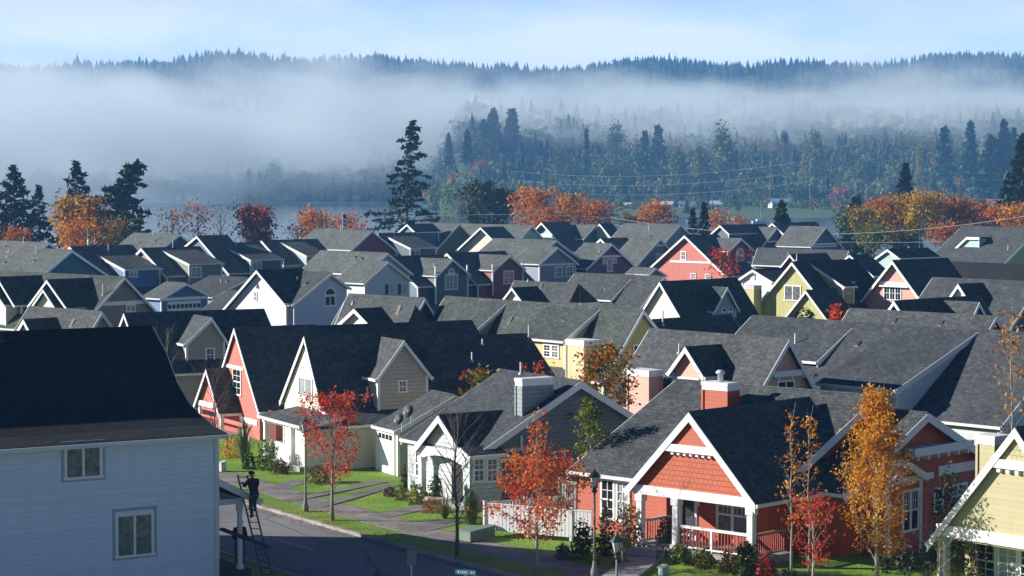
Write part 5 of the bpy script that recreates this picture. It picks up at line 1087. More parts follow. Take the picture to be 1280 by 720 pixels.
# garden planting
b = base
def sh(px, py, wpx, hpx, mats, label, seed, n=420, leaf=.09, shape='dome', name='shrub', D=None, **k):
    q = gpt(px, py) if D is None else (*at_d(px, py, D)[:2], gz(*at_d(px, py, D)[:2])); s = q[1]/FPX
    return shrub(name, label, q, wpx*s, hpx*s, mats, n, leaf, seed, shape=shape, **k)
q = gpt(305, 578); tuft('pampas_grass', 'tall feathery green grass clump before the coral red house', q, 1.9, 2.2, GBL, 420, 3, plume=10)
sh(288, 572, 26, 30, [YEL, AMB], 'yellow shrub beside the tall grass clump', 201); sh(334, 587, 36, 38, [GRN, YGR], 'rounded bright green shrub by the cream porch', 202, 700); sh(350, 592, 26, 18, [BRN, DGR], 'low brownish shrub by the cream porch steps', 203); sh(398, 604, 36, 24, [BRN, GRN], 'low dull shrub under the red maple', 204, 500); sh(312, 586, 20, 22, [DGR, GRN], 'dark shrub left of the bright green one', 205)
sh(506, 612, 13, 34, [GRN, DGR], 'slim cone evergreen left of the slate porch', 206, 420, .07, 'cone', 'cypress'); sh(521, 616, 13, 28, [GRN, DGR], 'second slim cone evergreen nearer the slate porch', 207, 380, .07, 'cone', 'cypress')
sh(488, 620, 22, 12, [PUR, BRN], 'low purple-brown mound at the bed end', 208, 300, .07); sh(502, 625, 20, 16, [BRN, YGR], 'russet mound beside the purple one', 209, 300, .07); sh(520, 630, 30, 26, [YGR, GRN], 'yellow-green mound below the second cone evergreen', 210, 500, .08); sh(545, 624, 26, 30, [DGR, GRN], 'dark shrub at the slate porch floor', 211, 500); sh(540, 640, 34, 18, [BRN, STRAW if 0 else RUST], 'russet low shrub by the slate footpath', 212, 420, .08)
sh(562, 622, 30, 42, [PUR], 'dark purple shrub beside the arched porch', 213, 700); sh(610, 632, 42, 40, [PUR, DGR], 'wide dark purple shrub below the bay window', 214, 800); q = gpt(589, 655); tuft('fountain_grass', 'large arching green grass clump behind the utility box', q, 2.0, 1.5, GBL, 420, 5); q = gpt(556, 648); tuft('fountain_grass', 'straw-coloured grass clump beside the bare tree', q, 1.3, .8, STRAW, 240, 6, plume=6)
sh(704, 698, 24, 20, [GREYG], 'grey-green round shrub at the fence foot', 215, 420, .07); sh(728, 698, 36, 50, [GRN, DGR], 'leafy dark green shrub left of the lamp post', 216, 800); sh(757, 694, 30, 60, [DGR, BRN], 'tall olive shrub behind the lamp post', 217, 700); sh(785, 690, 50, 62, [BRN, GRN, RUST], 'large rust-green shrub beside the porch steps', 218, 900); sh(745, 704, 20, 14, [YEL, YGR], 'low yellow shrub at the lamp post foot', 219, 260, .07); sh(775, 706, 26, 18, [YGR, YEL], 'yellow-green low shrub left of the steps', 220, 300, .07)
q = gpt(778, 712); tree('bare_tree', 'thin leaning sapling with bare stems left of the porch steps', q, 2.9, .7, .3, BRN, 60, .08, 'vase', .03, 12, 47, PALEBARK, twigs=4)
sh(832, 688, 28, 44, [GRN, BRN], 'bronze-green shrub between the porch posts', 221, 600); sh(851, 704, 34, 24, [GRN, YGR], 'low green shrub under the porch railing, left', 222, 450); sh(879, 709, 34, 24, [DGR, YGR], 'low dark shrub under the middle of the railing', 223, 450); sh(910, 714, 30, 26, [GRN, RUST], 'mixed green and rust shrub under the railing, right', 224, 450); sh(933, 719, 38, 44, [GRN, DGR, YGR], 'glossy rounded shrub at the porch corner post', 225, 800, .11); sh(957, 727, 36, 34, [CRIM, PUR], 'crimson shrub right of the porch corner', 226, 600); sh(985, 730, 30, 20, [DGR], 'dark low shrub right of the crimson one', 227, 400)
q = at_d(1195, 720, 79); tree('bare_tree', 'tangle of bare stems at the left of the sand house porch', (q[0]-.9, q[1]-1.6, .1), 2.6, 1.2, .15, BRN, 20, .08, 'vase', .04, 14, 49, PALEBARK, twigs=6); shrub('shrub', 'leafy brown-green shrub under the sand house beam', (q[0]+.3, q[1]-.6, .1), 1.8, 3.2, [YGR, BRN], 900, .1, 228, shape='dome'); shrub('shrub', 'dark green climber on the rear red wall', (*at_d(1186, 690, 86)[:2], .1), 1.8, 3.9, [DGR, GRN], 700, .12, 229, shape='col')
shrub('shrub', 'dark shrub under the golden columnar tree', (*at_d(1130, 730, 82)[:2], .1), 2.6, 1.3, [DGR, PUR], 700, .1, 230)
# leaf litter: thickest along the kerb and under the trees
def lit():
    if random.random() < .5: i = random.randrange(8, 34); d = abs(random.gauss(0, .45))-.25; z = .03 if d < 0 else .16
    else:
        i = random.randrange(8, 40); d = random.uniform(.2, 9) if random.random() < .6 else random.uniform(.2, 3.5); z = (.145 if d < 1.75 else .15 if d < 3.55 else .11+lawn_h(d))
    x, y = kpt(i, d); return x+random.gauss(0, .4), y+random.gauss(0, .4), z+.01
tag(leaf_litter('fallen_leaves', 10000, lit, leafmat('fallen_leaf_colours', [(.16, .05, .02), (.36, .12, .03), (.5, .26, .06)], 0, 6), .062), kind='stuff')
# ------------------------------------------------------------------ far shore: woods, hill, fog
def forest(name, pts, kinds, seed=1):
    """pts: x, y, z, height, radius, kind(0 fir, 1 round), material -> one mesh of many small ragged trees"""
    r = np.random.default_rng(seed); TV, TF = [[], []], [[], []]
    for q in range(10):
        V, F = [], []
        for t in range(9):
            seg = 8; zb = .06+.84*t/9; zt = min(1.03, zb+.24); rr = (1-t/9)**.9+.07; ang = np.arange(seg)*2*math.pi/seg+r.random()*6; ra = rr*r.uniform(.5, 1.25, seg); n = len(V)
            V += [(a*math.cos(b), a*math.sin(b), zb-a*.06+r.normal()*.012) for a, b in zip(ra, ang)]+[(r.normal()*.03, r.normal()*.03, zt)]; F += [(n+i, n+(i+1) % seg, n+seg, n+seg) for i in range(seg)]
        TV[0].append(np.array(V)); TF[0].append(np.array(F)); V, F = [], []; lob = [np.array([*(r.normal(size=2)*.42), r.uniform(.3, .82)]) for _ in range(9)]
        for k in range(260):
            c = lob[k % 9]; u = r.normal(size=3); u /= np.linalg.norm(u); u[2] = abs(u[2])*.9-.15; p = c+u*np.array([.42, .42, .17])*r.uniform(.7, 1.05); s = r.uniform(.05, .115); a = r.normal(size=3); a /= np.linalg.norm(a); b = np.cross(a, u+.01); b /= np.linalg.norm(b)+1e-6; a = np.cross(b, u); n = len(V); sz = np.array([1, 1, .5])
            V += [p-a*s*sz, p+b*s*.8*sz, p+a*s*sz, p-b*s*.8*sz]; F.append((n, n+1, n+2, n+3))
        TV[1].append(np.array(V)); TF[1].append(np.array(F))
    AV, AF, AM = [], [], []; n = 0
    for (x, y, z, H, R, k, mi) in pts:
        q = r.integers(10); V, F = TV[k][q], TF[k][q]; a = r.random()*6.28; c, s = math.cos(a), math.sin(a); W_ = np.empty_like(V); W_[:, 0] = x+R*(V[:, 0]*c-V[:, 1]*s); W_[:, 1] = y+R*(V[:, 0]*s+V[:, 1]*c); W_[:, 2] = z+H*V[:, 2]; AV.append(W_); AF.append(F+n); AM.append(np.full(len(F), mi)); n += len(V)
    V = np.concatenate(AV); F = np.concatenate(AF); Mi = np.concatenate(AM); me = bpy.data.meshes.new(name); me.vertices.add(len(V)); me.vertices.foreach_set('co', V.ravel())
    tri = F[:, 2] == F[:, 3]; tot = np.where(tri, 3, 4); st = np.concatenate([[0], np.cumsum(tot)[:-1]]); mask = np.ones(F.shape, bool); mask[:, 3] = ~tri; lv = F[mask]
    me.loops.add(len(lv)); me.loops.foreach_set('vertex_index', lv); me.polygons.add(len(F)); me.polygons.foreach_set('loop_start', st); me.polygons.foreach_set('loop_total', tot)
    for m in kinds: me.materials.append(m)
    me.polygons.foreach_set('material_index', Mi); me.update(calc_edges=True); o = bpy.data.objects.new(name, me); COL.objects.link(o); return tag(o, kind='stuff')
FK = [leafmat('far_fir', [(.010, .020, .012), (.02, .04, .022)], .1, .02), leafmat('far_broadleaf', [(.06, .105, .025), (.13, .17, .035)], .2, .02), leafmat('far_autumn', [(.22, .10, .02), (.34, .17, .03)], .2, .02), leafmat('far_pale_green', [(.10, .14, .03), (.18, .19, .04)], .2, .02)]
R_ = random.Random(5); pts = []
def add(x, y, H=None, fir=.5, aut=.1):
    z = terrain(x, y)
    if R_.random() < fir: H = H or R_.uniform(18, 31); pts.append((x, y, z-.5, H, H*R_.uniform(.22, .33), 0, 0))
    else: H = (H or R_.uniform(17, 30)); q = R_.random(); pts.append((x, y, z-.5, H*.9, H*R_.uniform(.26, .38), 1, 2 if q < aut else 3 if q < aut+.22 else 1))
for k in range(3300):
    y = 1720+1150*R_.random()**1.2; x = R_.uniform(-.27, .27)*y
    if y > shore(x)+25: add(x, y, None, .30 if y > 1900 else .14, .13)
for k in range(760):
    x = R_.uniform(-25, 420); y = R_.uniform(1400, 1800)
    if x < .25*y+30 and y > shore(x)+140: add(x, y, R_.uniform(12, 24) if y < 1560 else None, .35, .05)
for k in range(330):                                             # fringe along the left shore
    x = R_.uniform(-480, -40); y = shore(x)+R_.uniform(14, 70); add(x, y, R_.uniform(10, 22), .2, .33)
for k in range(90):
    x = R_.uniform(-95, 10); y = shore(x)+R_.uniform(25, 420); add(x, y, R_.uniform(9, 20), .2, .2)
for k in range(520):                                             # bushes and small trees along the nearer right shore
    x = R_.uniform(-30, 330); y = R_.uniform(1085, 1420)
    if R_.random() < .75 and (int(y/38)+int(x/60)) % 3: add(x, y, R_.uniform(4, 11), .08, .10)
forest('far_woods', pts, FK, 3); pts = []
for k in range(3600):
    y = 3260+R_.random()**1.3*420; x = R_.uniform(-.26, .26)*y; add(x, y, R_.uniform(9, 26)+8*max(0, math.sin(x*.021+y*.01)*math.sin(x*.0083+2)), .8, .08)
for k in range(500):
    y = R_.uniform(2800, 3260); x = R_.uniform(-.26, .26)*y; add(x, y, R_.uniform(20, 34), .8, .1)
forest('ridge_woods', pts, FK, 4)
# trees of the far shore one can tell apart
def ftree(px, ytop, ybase, w, kind, label, mat, seed, D=None):
    D = D or 1500; x, y, _ = at_d(px, ybase, D); z = terrain(x, y); H = CAMZ-(ytop-HOR)/FPX*D-z; R = w*D/FPX/2; r = random.Random(seed)
    e = empty({'poplar': 'poplar_tree', 'fir': 'fir_tree', 'round': 'broadleaf_tree'}[kind], (x, y, z-.3), 0, label, 'tree', 'trees along the far shore'); t = MB(); t.tube([(0, 0, 0), (0, 0, H*.5), (0, 0, H*.93)], [H*.016, H*.01, H*.003], 6); t.build('trunk', BARK, e); P = []
    if kind == 'fir':
        for k in range(900):
            q = r.random()**.75; rr = R*((1-q)**.8+.04)*math.sqrt(r.random())*(1+.22*math.sin(q*45+seed)); a = r.uniform(0, 6.28); P.append((math.cos(a)*rr, math.sin(a)*rr, H*(.06+.94*q)-rr*.25))
        leaves('crown', P, R*.3, [mat], e, 1.7, seed=seed, hang=-.6)
    else:
        cl = []
        for k in range(26 if kind == 'round' else 22):
            q = r.random(); a = r.uniform(0, 6.28); pr = (math.sin(math.pi*min(1, q*.9+.1))**.6) if kind == 'round' else (.45+.55*math.sin(math.pi*q**.8))*(1 if q < .8 else .6)
            cl.append((math.cos(a)*R*pr*.72*r.random()**.4, math.sin(a)*R*pr*.72*r.random()**.4, H*(.18+.76*q) if kind == 'round' else H*(.06+.88*q)))
        for k in range(2400):
            c = r.choice(cl); s = R*(.26 if kind == 'round' else .2); P.append((c[0]+r.gauss(0, s), c[1]+r.gauss(0, s), c[2]+r.gauss(0, s*(1 if kind == 'round' else 2.2))))
        leaves('crown', P, R*(.105 if kind == 'round' else .15), [mat], e, 1.3, seed=seed)
FG_ = leafmat('shore_fir', [(.022, .042, .028), (.045, .075, .045)], .1, .05); PG = leafmat('poplar_leaves', [(.09, .13, .03), (.17, .19, .045)], .25, .05); PY = leafmat('yellow_poplar_leaves', [(.22, .22, .04), (.36, .32, .05)], .25, .05); BG_ = leafmat('shore_broadleaf', [(.065, .11, .03), (.13, .17, .045)], .25, .05); OG = leafmat('shore_autumn', [(.32, .11, .03), (.45, .19, .04)], .25, .05)
for i, (px, yt, w, k, m, D, lb) in enumerate([
    (848, 188, 34, 'poplar', PG, 1480, 'pale poplar, left one of the pair in mid shore'), (874, 186, 32, 'poplar', PG, 1490, 'pale poplar, right one of the pair in mid shore'), (905, 171, 44, 'poplar', PG, 1560, 'tall bushy poplar right of the poplar pair'), (1018, 167, 26, 'poplar', PG, 1580, 'narrow pale poplar above the blue-roofed shed'), (1004, 190, 16, 'poplar', PY, 1540, 'short yellowish poplar beside the narrow one'), (1148, 180, 15, 'poplar', PY, 1450, 'bright yellow-green poplar left of the big firs'), (980, 158, 14, 'poplar', BG_, 1650, 'thin dim poplar poking into the fog'),
    (770, 153, 30, 'round', BG_, 1700, 'tall rounded tree rising into the fog at centre'), (1180, 160, 34, 'fir', FG_, 1500, 'broad fir at the left of the right-hand stand'), (1212, 152, 30, 'fir', FG_, 1520, 'tall fir in the right-hand stand'), (1254, 152, 34, 'fir', FG_, 1450, 'tall dark fir near the right edge'), (1240, 175, 60, 'fir', FG_, 1400, 'wide dark fir before the right-hand stand'), (1266, 160, 26, 'fir', FG_, 1480, 'narrow fir close to the right edge'),
    (584, 162, 18, 'fir', FG_, 1640, 'pointed fir right of the solitary fir, dim in haze'), (561, 166, 18, 'fir', FG_, 1680, 'small pointed fir dim in haze behind the solitary fir'), (617, 137, 34, 'fir', FG_, 1750, 'tall dim fir, left of the high clump'), (640, 138, 36, 'fir', FG_, 1760, 'tall dim fir, right of the high clump'), (605, 150, 26, 'fir', FG_, 1740, 'shorter dim fir beside the high clump'), (733, 160, 16, 'fir', FG_, 1650, 'small pointed fir left of the rounded fog tree'), (822, 158, 30, 'fir', FG_, 1720, 'dark fir clump in the fog right of centre'), (806, 165, 26, 'fir', FG_, 1700, 'lower dark fir beside the fog clump'),
    (600, 205, 30, 'round', OG, 1560, 'amber tree above the large white shore house'), (436, 228, 20, 'round', OG, 1740, 'faded orange tree on the left shore, first of two'), (470, 226, 24, 'round', OG, 1740, 'faded orange tree on the left shore beside the solitary fir'), (1050, 238, 34, 'round', OG, 1400, 'rust tree right of the blue-roofed shed'), (345, 205, 30, 'round', BG_, 1760, 'green rounded tree on the left shore edge in mist'), (700, 190, 36, 'round', BG_, 1580, 'rounded olive tree in mid shore'), (760, 200, 50, 'round', BG_, 1520, 'broad rounded tree left of the poplar pair'), (800, 185, 56, 'round', BG_, 1560, 'broad high tree behind the poplar pair'), (690, 235, 34, 'round', PG, 1420, 'low pale tree above the shore houses'), (960, 235, 34, 'round', PG, 1400, 'bright green low tree left of the blue-roofed shed'), (1000, 228, 28, 'round', PG, 1430, 'bright green low tree behind the blue-roofed shed'), (940, 215, 50, 'round', BG_, 1500, 'wide dull tree between poplars'), (1080, 200, 60, 'round', BG_, 1520, 'large dull green tree behind the wire pole'), (1110, 225, 40, 'round', BG_, 1420, 'dull rounded tree above the autumn group'), (1010, 238, 44, 'round', DGR, 1330, 'dark clipped tree right of the boats')]):
    ftree(px, yt, 255, w, k, lb, m, 300+i, D)
# far houses on the shore
def fhouse(px, py, D, wpx, hpx, wall, roof, label, th=15, gable=False):
    x, y, z = at_d(px, py, D); z = terrain(x, y); s = D/FPX; w, hh = wpx*s, hpx*s; e = empty('shore_house', (x, y, z), rad(-th), label, 'house', 'houses on the far shore'); d = w*.7; m = MB(); wl = hh*.58
    m.box(-w/2, w/2, 0, d, 0, wl); pr = [(-w/2, 0), (w/2, 0)]
    r = MB(); ov = .5
    if gable: r.prism([(-w/2-ov, -ov, wl-.1), (w/2+ov, -ov, wl-.1), (0, -ov, hh)], [(-w/2-ov, d+ov, wl-.1), (w/2+ov, d+ov, wl-.1), (0, d+ov, hh)]); 
    else: r.prism([(-w/2-ov, -ov, wl-.1), (-w/2-ov, d+ov, wl-.1), (-w/2-ov, d/2, hh)], [(w/2+ov, -ov, wl-.1), (w/2+ov, d+ov, wl-.1), (w/2+ov, d/2, hh)])
    m.build('wall', wall, e); r.build('roof', roof, e); g = MB(); n = max(2, int(w/3))
    for i in range(n): c = -w/2+w*(i+.5)/n; g.box(c-.6, c+.6, -.06, .02, wl*.35, wl*.75)
    g.build('window', GLASS, e); return e
WP = plain('far_white_wall', (.75, .75, .73), .7); GR = plain('far_grey_roof', (.16, .17, .18), .8); BR_ = plain('far_blue_roof', (.25, .38, .52), .4); PR = plain('far_pale_roof', (.6, .62, .62), .5); RR = plain('far_red_roof', (.30, .10, .07), .8); TW = plain('far_tan_wall', (.5, .42, .33), .8)
for a in ((576, 247, 1460, 22, 18, WP, GR, 'large white shore house on a green lawn behind the dark oak', 20, True), (827, 252, 1330, 26, 9, WP, PR, 'low white building with pale flat-pitched roof on the shore', 10), (858, 254, 1340, 20, 9, WP, GR, 'white shore building right of the pale-roofed one', 10), (893, 257, 1320, 18, 10, WP, PR, 'small white shed right of the poplar pair', 0), (872, 258, 1300, 30, 6, TW, GR, 'long low shore building beneath the poplar pair', 5), (980, 250, 1350, 30, 12, WP, BR_, 'white building with light blue roof among green trees', -8), (1003, 252, 1340, 16, 9, WP, PR, 'small pale outbuilding right of the blue roof', 0), (762, 257, 1310, 16, 8, WP, GR, 'small white shore house left of centre buildings', 0), (785, 257, 1310, 18, 8, TW, PR, 'pale tan shore house beside the small white one', 10), (652, 244, 1450, 14, 10, WP, GR, 'white gabled house peeping above the orange maple', 20, True), (1244, 249, 1250, 22, 14, WP, RR, 'white house with red roof below the right-hand firs', 25), (1226, 254, 1245, 14, 6, WP, PR, 'low white carport beside the red-roofed house', 0), (1226, 182, 1750, 16, 10, WP, GR, 'pale house half hidden high among the right-hand firs', 10), (720, 246, 1420, 12, 8, WP, RR, 'tiny white house among trees left of centre', 10), (1096, 212, 1600, 10, 6, WP, PR, 'tiny pale shed high on the wooded slope', 0)): fhouse(*a)
# lawns, boats
def patch(name, pts, mat, up=.25):
    q = []
    for px, py, D in pts: x, y, _ = at_d(px, py, D); q.append((x, y, terrain(x, y)+up))
    m = MB(); m.poly(q); tag(m.build(name, mat), kind='structure')
FL = plain('far_lawn', (.10, .24, .05), .9)
def boat(px, D, l, label, mast=True):
    x, y, _ = at_d(px, 270, D); e = empty('sailboat' if mast else 'motorboat', (x, y, LAKE), rad(random.uniform(-25, 25)), label, 'boat', 'boats moored on the lake'); m = MB(); sec = [(-.5, .30, .05), (-.2, .42, 0), (.15, .38, 0), (.5, .02, .12)]
    for (a, wa, ka), (b2, wb2, kb) in zip(sec, sec[1:]):
        A = [(a*l, -wa*l*.4, .9), (a*l, wa*l*.4, .9), (a*l, wa*l*.22, -.2+ka*l*.3), (a*l, -wa*l*.22, -.2+ka*l*.3)]; Bq = [(b2*l, -wb2*l*.4, .95), (b2*l, wb2*l*.4, .95), (b2*l, wb2*l*.22, -.2+kb*l*.3), (b2*l, -wb2*l*.22, -.2+kb*l*.3)]; m.prism(A, Bq)
    m.build('hull', WP, e); c = MB(); c.box(-l*.25, l*.12, -l*.09, l*.09, .9, 1.7); c.build('cabin', WP, e)
    if mast: k = MB(); k.tube([(0, 0, .9), (0, 0, l*1.25)], .08); k.tube([(0, 0, 2.2), (-l*.42, 0, 2.3)], .07); k.build('mast', METAL, e)
boat(890, 985, 9, 'sailboat with bare mast near the centre shore'); boat(951, 975, 8, 'sailboat moored left of the small green fir'); boat(838, 990, 8, 'motorboat before the shore buildings', False); boat(868, 1000, 7, 'smaller motorboat between sailboat and shore', False); boat(920, 1005, 8, 'motorboat right of the first sailboat', False)
# poles and wires
def pole(px, ytop, D, label, arms=1, h=None):
    x, y, _ = at_d(px, 300, D); z = terrain(x, y); top = CAMZ-(ytop-HOR)/FPX*D; e = empty('utility_pole', (x, y, z), rad(-20), label, 'utility pole', 'utility poles'); m = MB(); m.tube([(0, 0, -.3), (0, 0, top-z)], [.17, .11], 8); m.build('pole', PALEBARK, e); a = MB()
    for k in range(arms): a.box(-1.2, 1.2, -.06, .06, top-z-.5-k*1.0, top-z-.36-k*1.0)
    a.build('crossarm', BARK, e); t = MB(); t.lathe((.25, -.2, top-z-2.6), [(.2, 0), (.24, .1), (.24, .8), (.18, .9)], 10); t.build('transformer', METAL, e, True); return Vector((x, y, top-.3))
pA = pole(765.5, 270, 400, 'utility pole with crossarm rising behind the teal gable'); pB = pole(1012, 200, 1300, 'utility pole with crossarms before the dull green trees', 3); pC = pole(962, 200, 1350, 'thin utility pole above the blue-roofed shed', 1); pD = pole(110, 285, 330, 'utility pole hidden low behind the firs at left')
def wire(name, label, a, b, sag, r=.025):
    m = MB(); p = [Vector(a).lerp(Vector(b), i/16)-Vector((0, 0, sag*4*(i/16)*(1-i/16))) for i in range(17)]; m.tube(p, r, 4); tag(m.build(name, METAL), label, 'cable', 'overhead power lines')
wl = at_d(300, 290, 400); wr = at_d(1330, 262, 340)
wire('power_line', 'overhead wire sagging from the pole toward the left trees', pA, wl, -1.6, .035); wire('power_line', 'second overhead wire below the first, left of the pole', pA-Vector((0, 0, .9)), (wl[0]-20, wl[1], wl[2]-2), 1.5, .02); wire('power_line', 'overhead wire crossing in front of the autumn trees at right', pA, wr, 3.4, .032); wire('power_line', 'lower thin wire crossing the autumn trees at right', pA-Vector((0, 0, 1.2)), (wr[0], wr[1], wr[2]-4), 2.0, .02)
for k in range(3): wire('power_line', ('highest', 'middle', 'lowest')[k]+' far wire between the two shore poles and beyond', pB-Vector((0, 0, k*6)), at_d(640, 214+k*11, 1450), 6, .05)
for k in range(2): wire('power_line', ('upper', 'lower')[k]+' far wire running right from the shore pole', pB-Vector((0, 0, k*6)), at_d(1300, 222+k*11, 1350), 5, .05)
# flagpole
x, y, _ = at_d(428.5, 285, 345); e = empty('flagpole', (x, y, 0), 0, 'flagpole with a limp striped flag before the lake', 'flagpole'); top = CAMZ-(265-HOR)/FPX*345; m = MB(); m.tube([(0, 0, 0), (0, 0, top)], [.09, .06], 8); m.build('pole', METAL, e)
f = MB(); cw = [WHITE, plain('flag_red', (.45, .03, .04), .8), plain('flag_blue', (.03, .05, .2), .8)]
for k in range(7): z1 = top-.3-k*.3; f.poly([(0.07, 0, z1), (.4, .12, z1-.12), (.55, -.05, z1-.2), (.55, -.05, z1-.5), (.4, .12, z1-.42), (.07, 0, z1-.3)], 2 if k < 2 else k % 2)
f.build('flag', cw, e)
# ------------------------------------------------------------------ fog bank and haze
FM = bpy.data.materials.new('fog'); FM.use_nodes = True; nt = FM.node_tree; nt.nodes.remove(nt.nodes['Principled BSDF']); vp = nt.nodes.new('ShaderNodeVolumePrincipled'); L(nt, vp.outputs[0], nt.nodes['Material Output'].inputs['Volume'])
tc = objc(nt); X, Y, Z = xyz(nt, tc); mp = nt.nodes.new('ShaderNodeMapping'); mp.inputs['Scale'].default_value = (.0042, .0022, .008); L(nt, tc, mp.inputs[0]); nn = noise(nt, mp.outputs[0], 1.0, 6, .62).outputs[0]; m2 = nt.nodes.new('ShaderNodeMapping'); m2.inputs['Scale'].default_value = (.013, .006, .034); L(nt, tc, m2.inputs[0]); n2_ = noise(nt, m2.outputs[0], 1.0, 4, .6).outputs[0]
def mr(v, a, b, c, d):
    n = nt.nodes.new('ShaderNodeMapRange'); n.interpolation_type = 'SMOOTHSTEP'; L(nt, v, n.inputs[0])
    for i, q in enumerate((a, b, c, d)): n.inputs[i+1].default_value = q
    return n.outputs[0]
off = math_(nt, 'MULTIPLY', math_(nt, 'SUBTRACT', nn, .5), 215.0)
zt = math_(nt, 'SUBTRACT', Z, off); bot = mr(X, -330, 60, -22, 44); zb = math_(nt, 'SUBTRACT', math_(nt, 'ADD', Z, math_(nt, 'MULTIPLY', off, .35)), bot)
dn = math_(nt, 'MULTIPLY', mr(zb, -28, 30, 0, 1), mr(zt, 62, 111, 1, 0)); dn = math_(nt, 'MULTIPLY', dn, mr(n2_, .34, .60, .25, 1.0)); dn = math_(nt, 'MULTIPLY', dn, mr(math_(nt, 'SUBTRACT', Y, mr(X, -330, 40, 1340, 1640)), 0, 220, 0, 1)); dn = math_(nt, 'MULTIPLY', dn, .0085)
L(nt, dn, vp.inputs['Density']); vp.inputs['Color'].default_value = (.91, .985, 1, 1); vp.inputs['Anisotropy'].default_value = .1
m = MB(); m.box(-1150, 1150, 1345, 3230, -4.5, 190); tag(m.build('fog_bank', FM), kind='stuff')
HM = bpy.data.materials.new('haze'); HM.use_nodes = True; nt = HM.node_tree; nt.nodes.remove(nt.nodes['Principled BSDF']); vp = nt.nodes.new('ShaderNodeVolumePrincipled'); L(nt, vp.outputs[0], nt.nodes['Material Output'].inputs['Volume'])
vp.inputs['Density'].default_value = .00020; vp.inputs['Color'].default_value = (.22, .54, 1, 1)
m = MB(); m.box(-4100, 4100, -55, 4500, -14, 245); tag(m.build('haze', HM), kind='stuff')
# ------------------------------------------------------------------ street furniture, fence, people
GREENM = plain('dark_green_cast_iron', (.012, .05, .045), .45); LAMPG = nmat('lamp_glass'); LAMPG[2].inputs['Base Color'].default_value = (.5, .5, .45, 1); LAMPG[2].inputs['Roughness'].default_value = .2; LAMPG = LAMPG[0]
def lamp(b, Hh, label):
    e = empty('street_lamp', b, 0, label, 'street lamp', 'street lamps'); m = MB(); m.lathe((0, 0, -.05), [(.14, 0), (.14, .3), (.09, .45), (.062, .7), (.048, 1.0), (.04, Hh-.85)], 10); m.build('post', plain('grey_concrete_post', (.20, .20, .17), .8), e, True)
    c = MB(); c.lathe((0, 0, Hh-.9), [(.05, 0), (.12, .08), (.06, .16), (.15, .22), (.12, .26)], 10); c.build('lamp_base', GREENM, e)
    g = MB(); g.lathe((0, 0, Hh-.64), [(.10, 0), (.19, .36)], 6); g.build('lantern_glass', LAMPG, e)
    r = MB(); r.lathe((0, 0, Hh-.29), [(.25, 0), (.24, .03), (.12, .17), (.06, .21), (.04, .27), (.015, .36)], 6)
    for k in range(6): t = math.pi*2*k/6; r.tube([(.105*math.cos(t), .105*math.sin(t), -.36+.01), (.2*math.cos(t), .2*math.sin(t), .01)], .012, 4)
    for i in range(6*4*6): pass
    r.v = [(x, y, z if i < 36 else z+Hh-.29) for i, (x, y, z) in enumerate(r.v)]; r.build('lamp_hood', GREENM, e)
b = gpt(382, 640); lamp(b, H_at(b, 522), 'tall lamp post with green lantern in front of the cream house'); b = gpt(743, 722); lamp(b, H_at(b, 588), 'tall lamp post with green lantern at the orange house lawn'); b = (*at_d(771, 740, 75)[:2], 0.1); lamp(b, H_at(b, 669), 'lamp whose lantern stands low at the bottom edge by the steps')
# signs
def sign(px, py, D, w, hh, label, mat, pole_to, name='road_sign', txt=None, rz=0.0):
    x, y, z = at_d(px, py, D); e = empty(name, (x, y, 0), rz, label, 'sign'); m = MB(); m.tube([(0, .03, 0), (0, .03, z+hh/2)], .035, 6); m.build('post', METAL, e); p = MB(); p.box(-w/2, w/2, -.012, .012, z-hh/2, z+hh/2); p.build('sign_plate', mat, e); return e, z
sign(514.5, 697, 79, .36, .56, 'grey back of a road sign on a thin post by the street', plain('grey_sign_back', (.16, .18, .2), .5, metal=.3), 0, rz=.35)
e, z = sign(582, 715.5, 78, .78, .17, 'small teal street name sign at the bottom edge', plain('teal_sign', (.03, .25, .24), .5), 0, 'street_name_sign', rz=-.3)
m = MB()
for k, wd in enumerate((.05, .04, .055, .05, .03)): x0 = -.3+k*.085; m.box(x0, x0+wd, -.018, -.0125, z-.045, z+.045)
for k in range(2): x0 = .2+k*.08; m.box(x0, x0+.045, -.018, -.0125, z-.03, z+.045)
m.build('lettering', WHITE, e)
# utility boxes
def ubox(px, py, w, d, hh, label, col, rz=-.9):
    q = gpt(px, py); e = empty('utility_box', q, rz, label, 'utility box'); m = MB(); mt = plain('utility_green', col, .5, .06)
    m.hexa([(-w/2, -d/2, 0), (w/2, -d/2, 0), (w/2, d/2, 0), (-w/2, d/2, 0), (-w/2, -d/2, hh*.82), (w/2, -d/2, hh*.82), (w/2, d/2, hh), (-w/2, d/2, hh)]); m.build('cabinet', mt, e)
    l = MB(); l.hexa([(-w/2-.03, -d/2-.03, hh*.82), (w/2+.03, -d/2-.03, hh*.82), (w/2+.03, d/2+.03, hh), (-w/2-.03, d/2+.03, hh), (-w/2-.03, -d/2-.03, hh*.88), (w/2+.03, -d/2-.03, hh*.88), (w/2+.03, d/2+.03, hh*1.06), (-w/2-.03, d/2+.03, hh*1.06)]); l.build('lid', mt, e)
    if w > .8: p = MB(); p.box(-w/2-.012, -w/2-.002, -d*.3, d*.3, hh*.3, hh*.6); p.build('warning_label', WHITE, e)
    s = MB(); s.box(-w/2-.12, w/2+.12, -d/2-.12, d/2+.12, -.1, .03); s.build('pad', CONC, e)
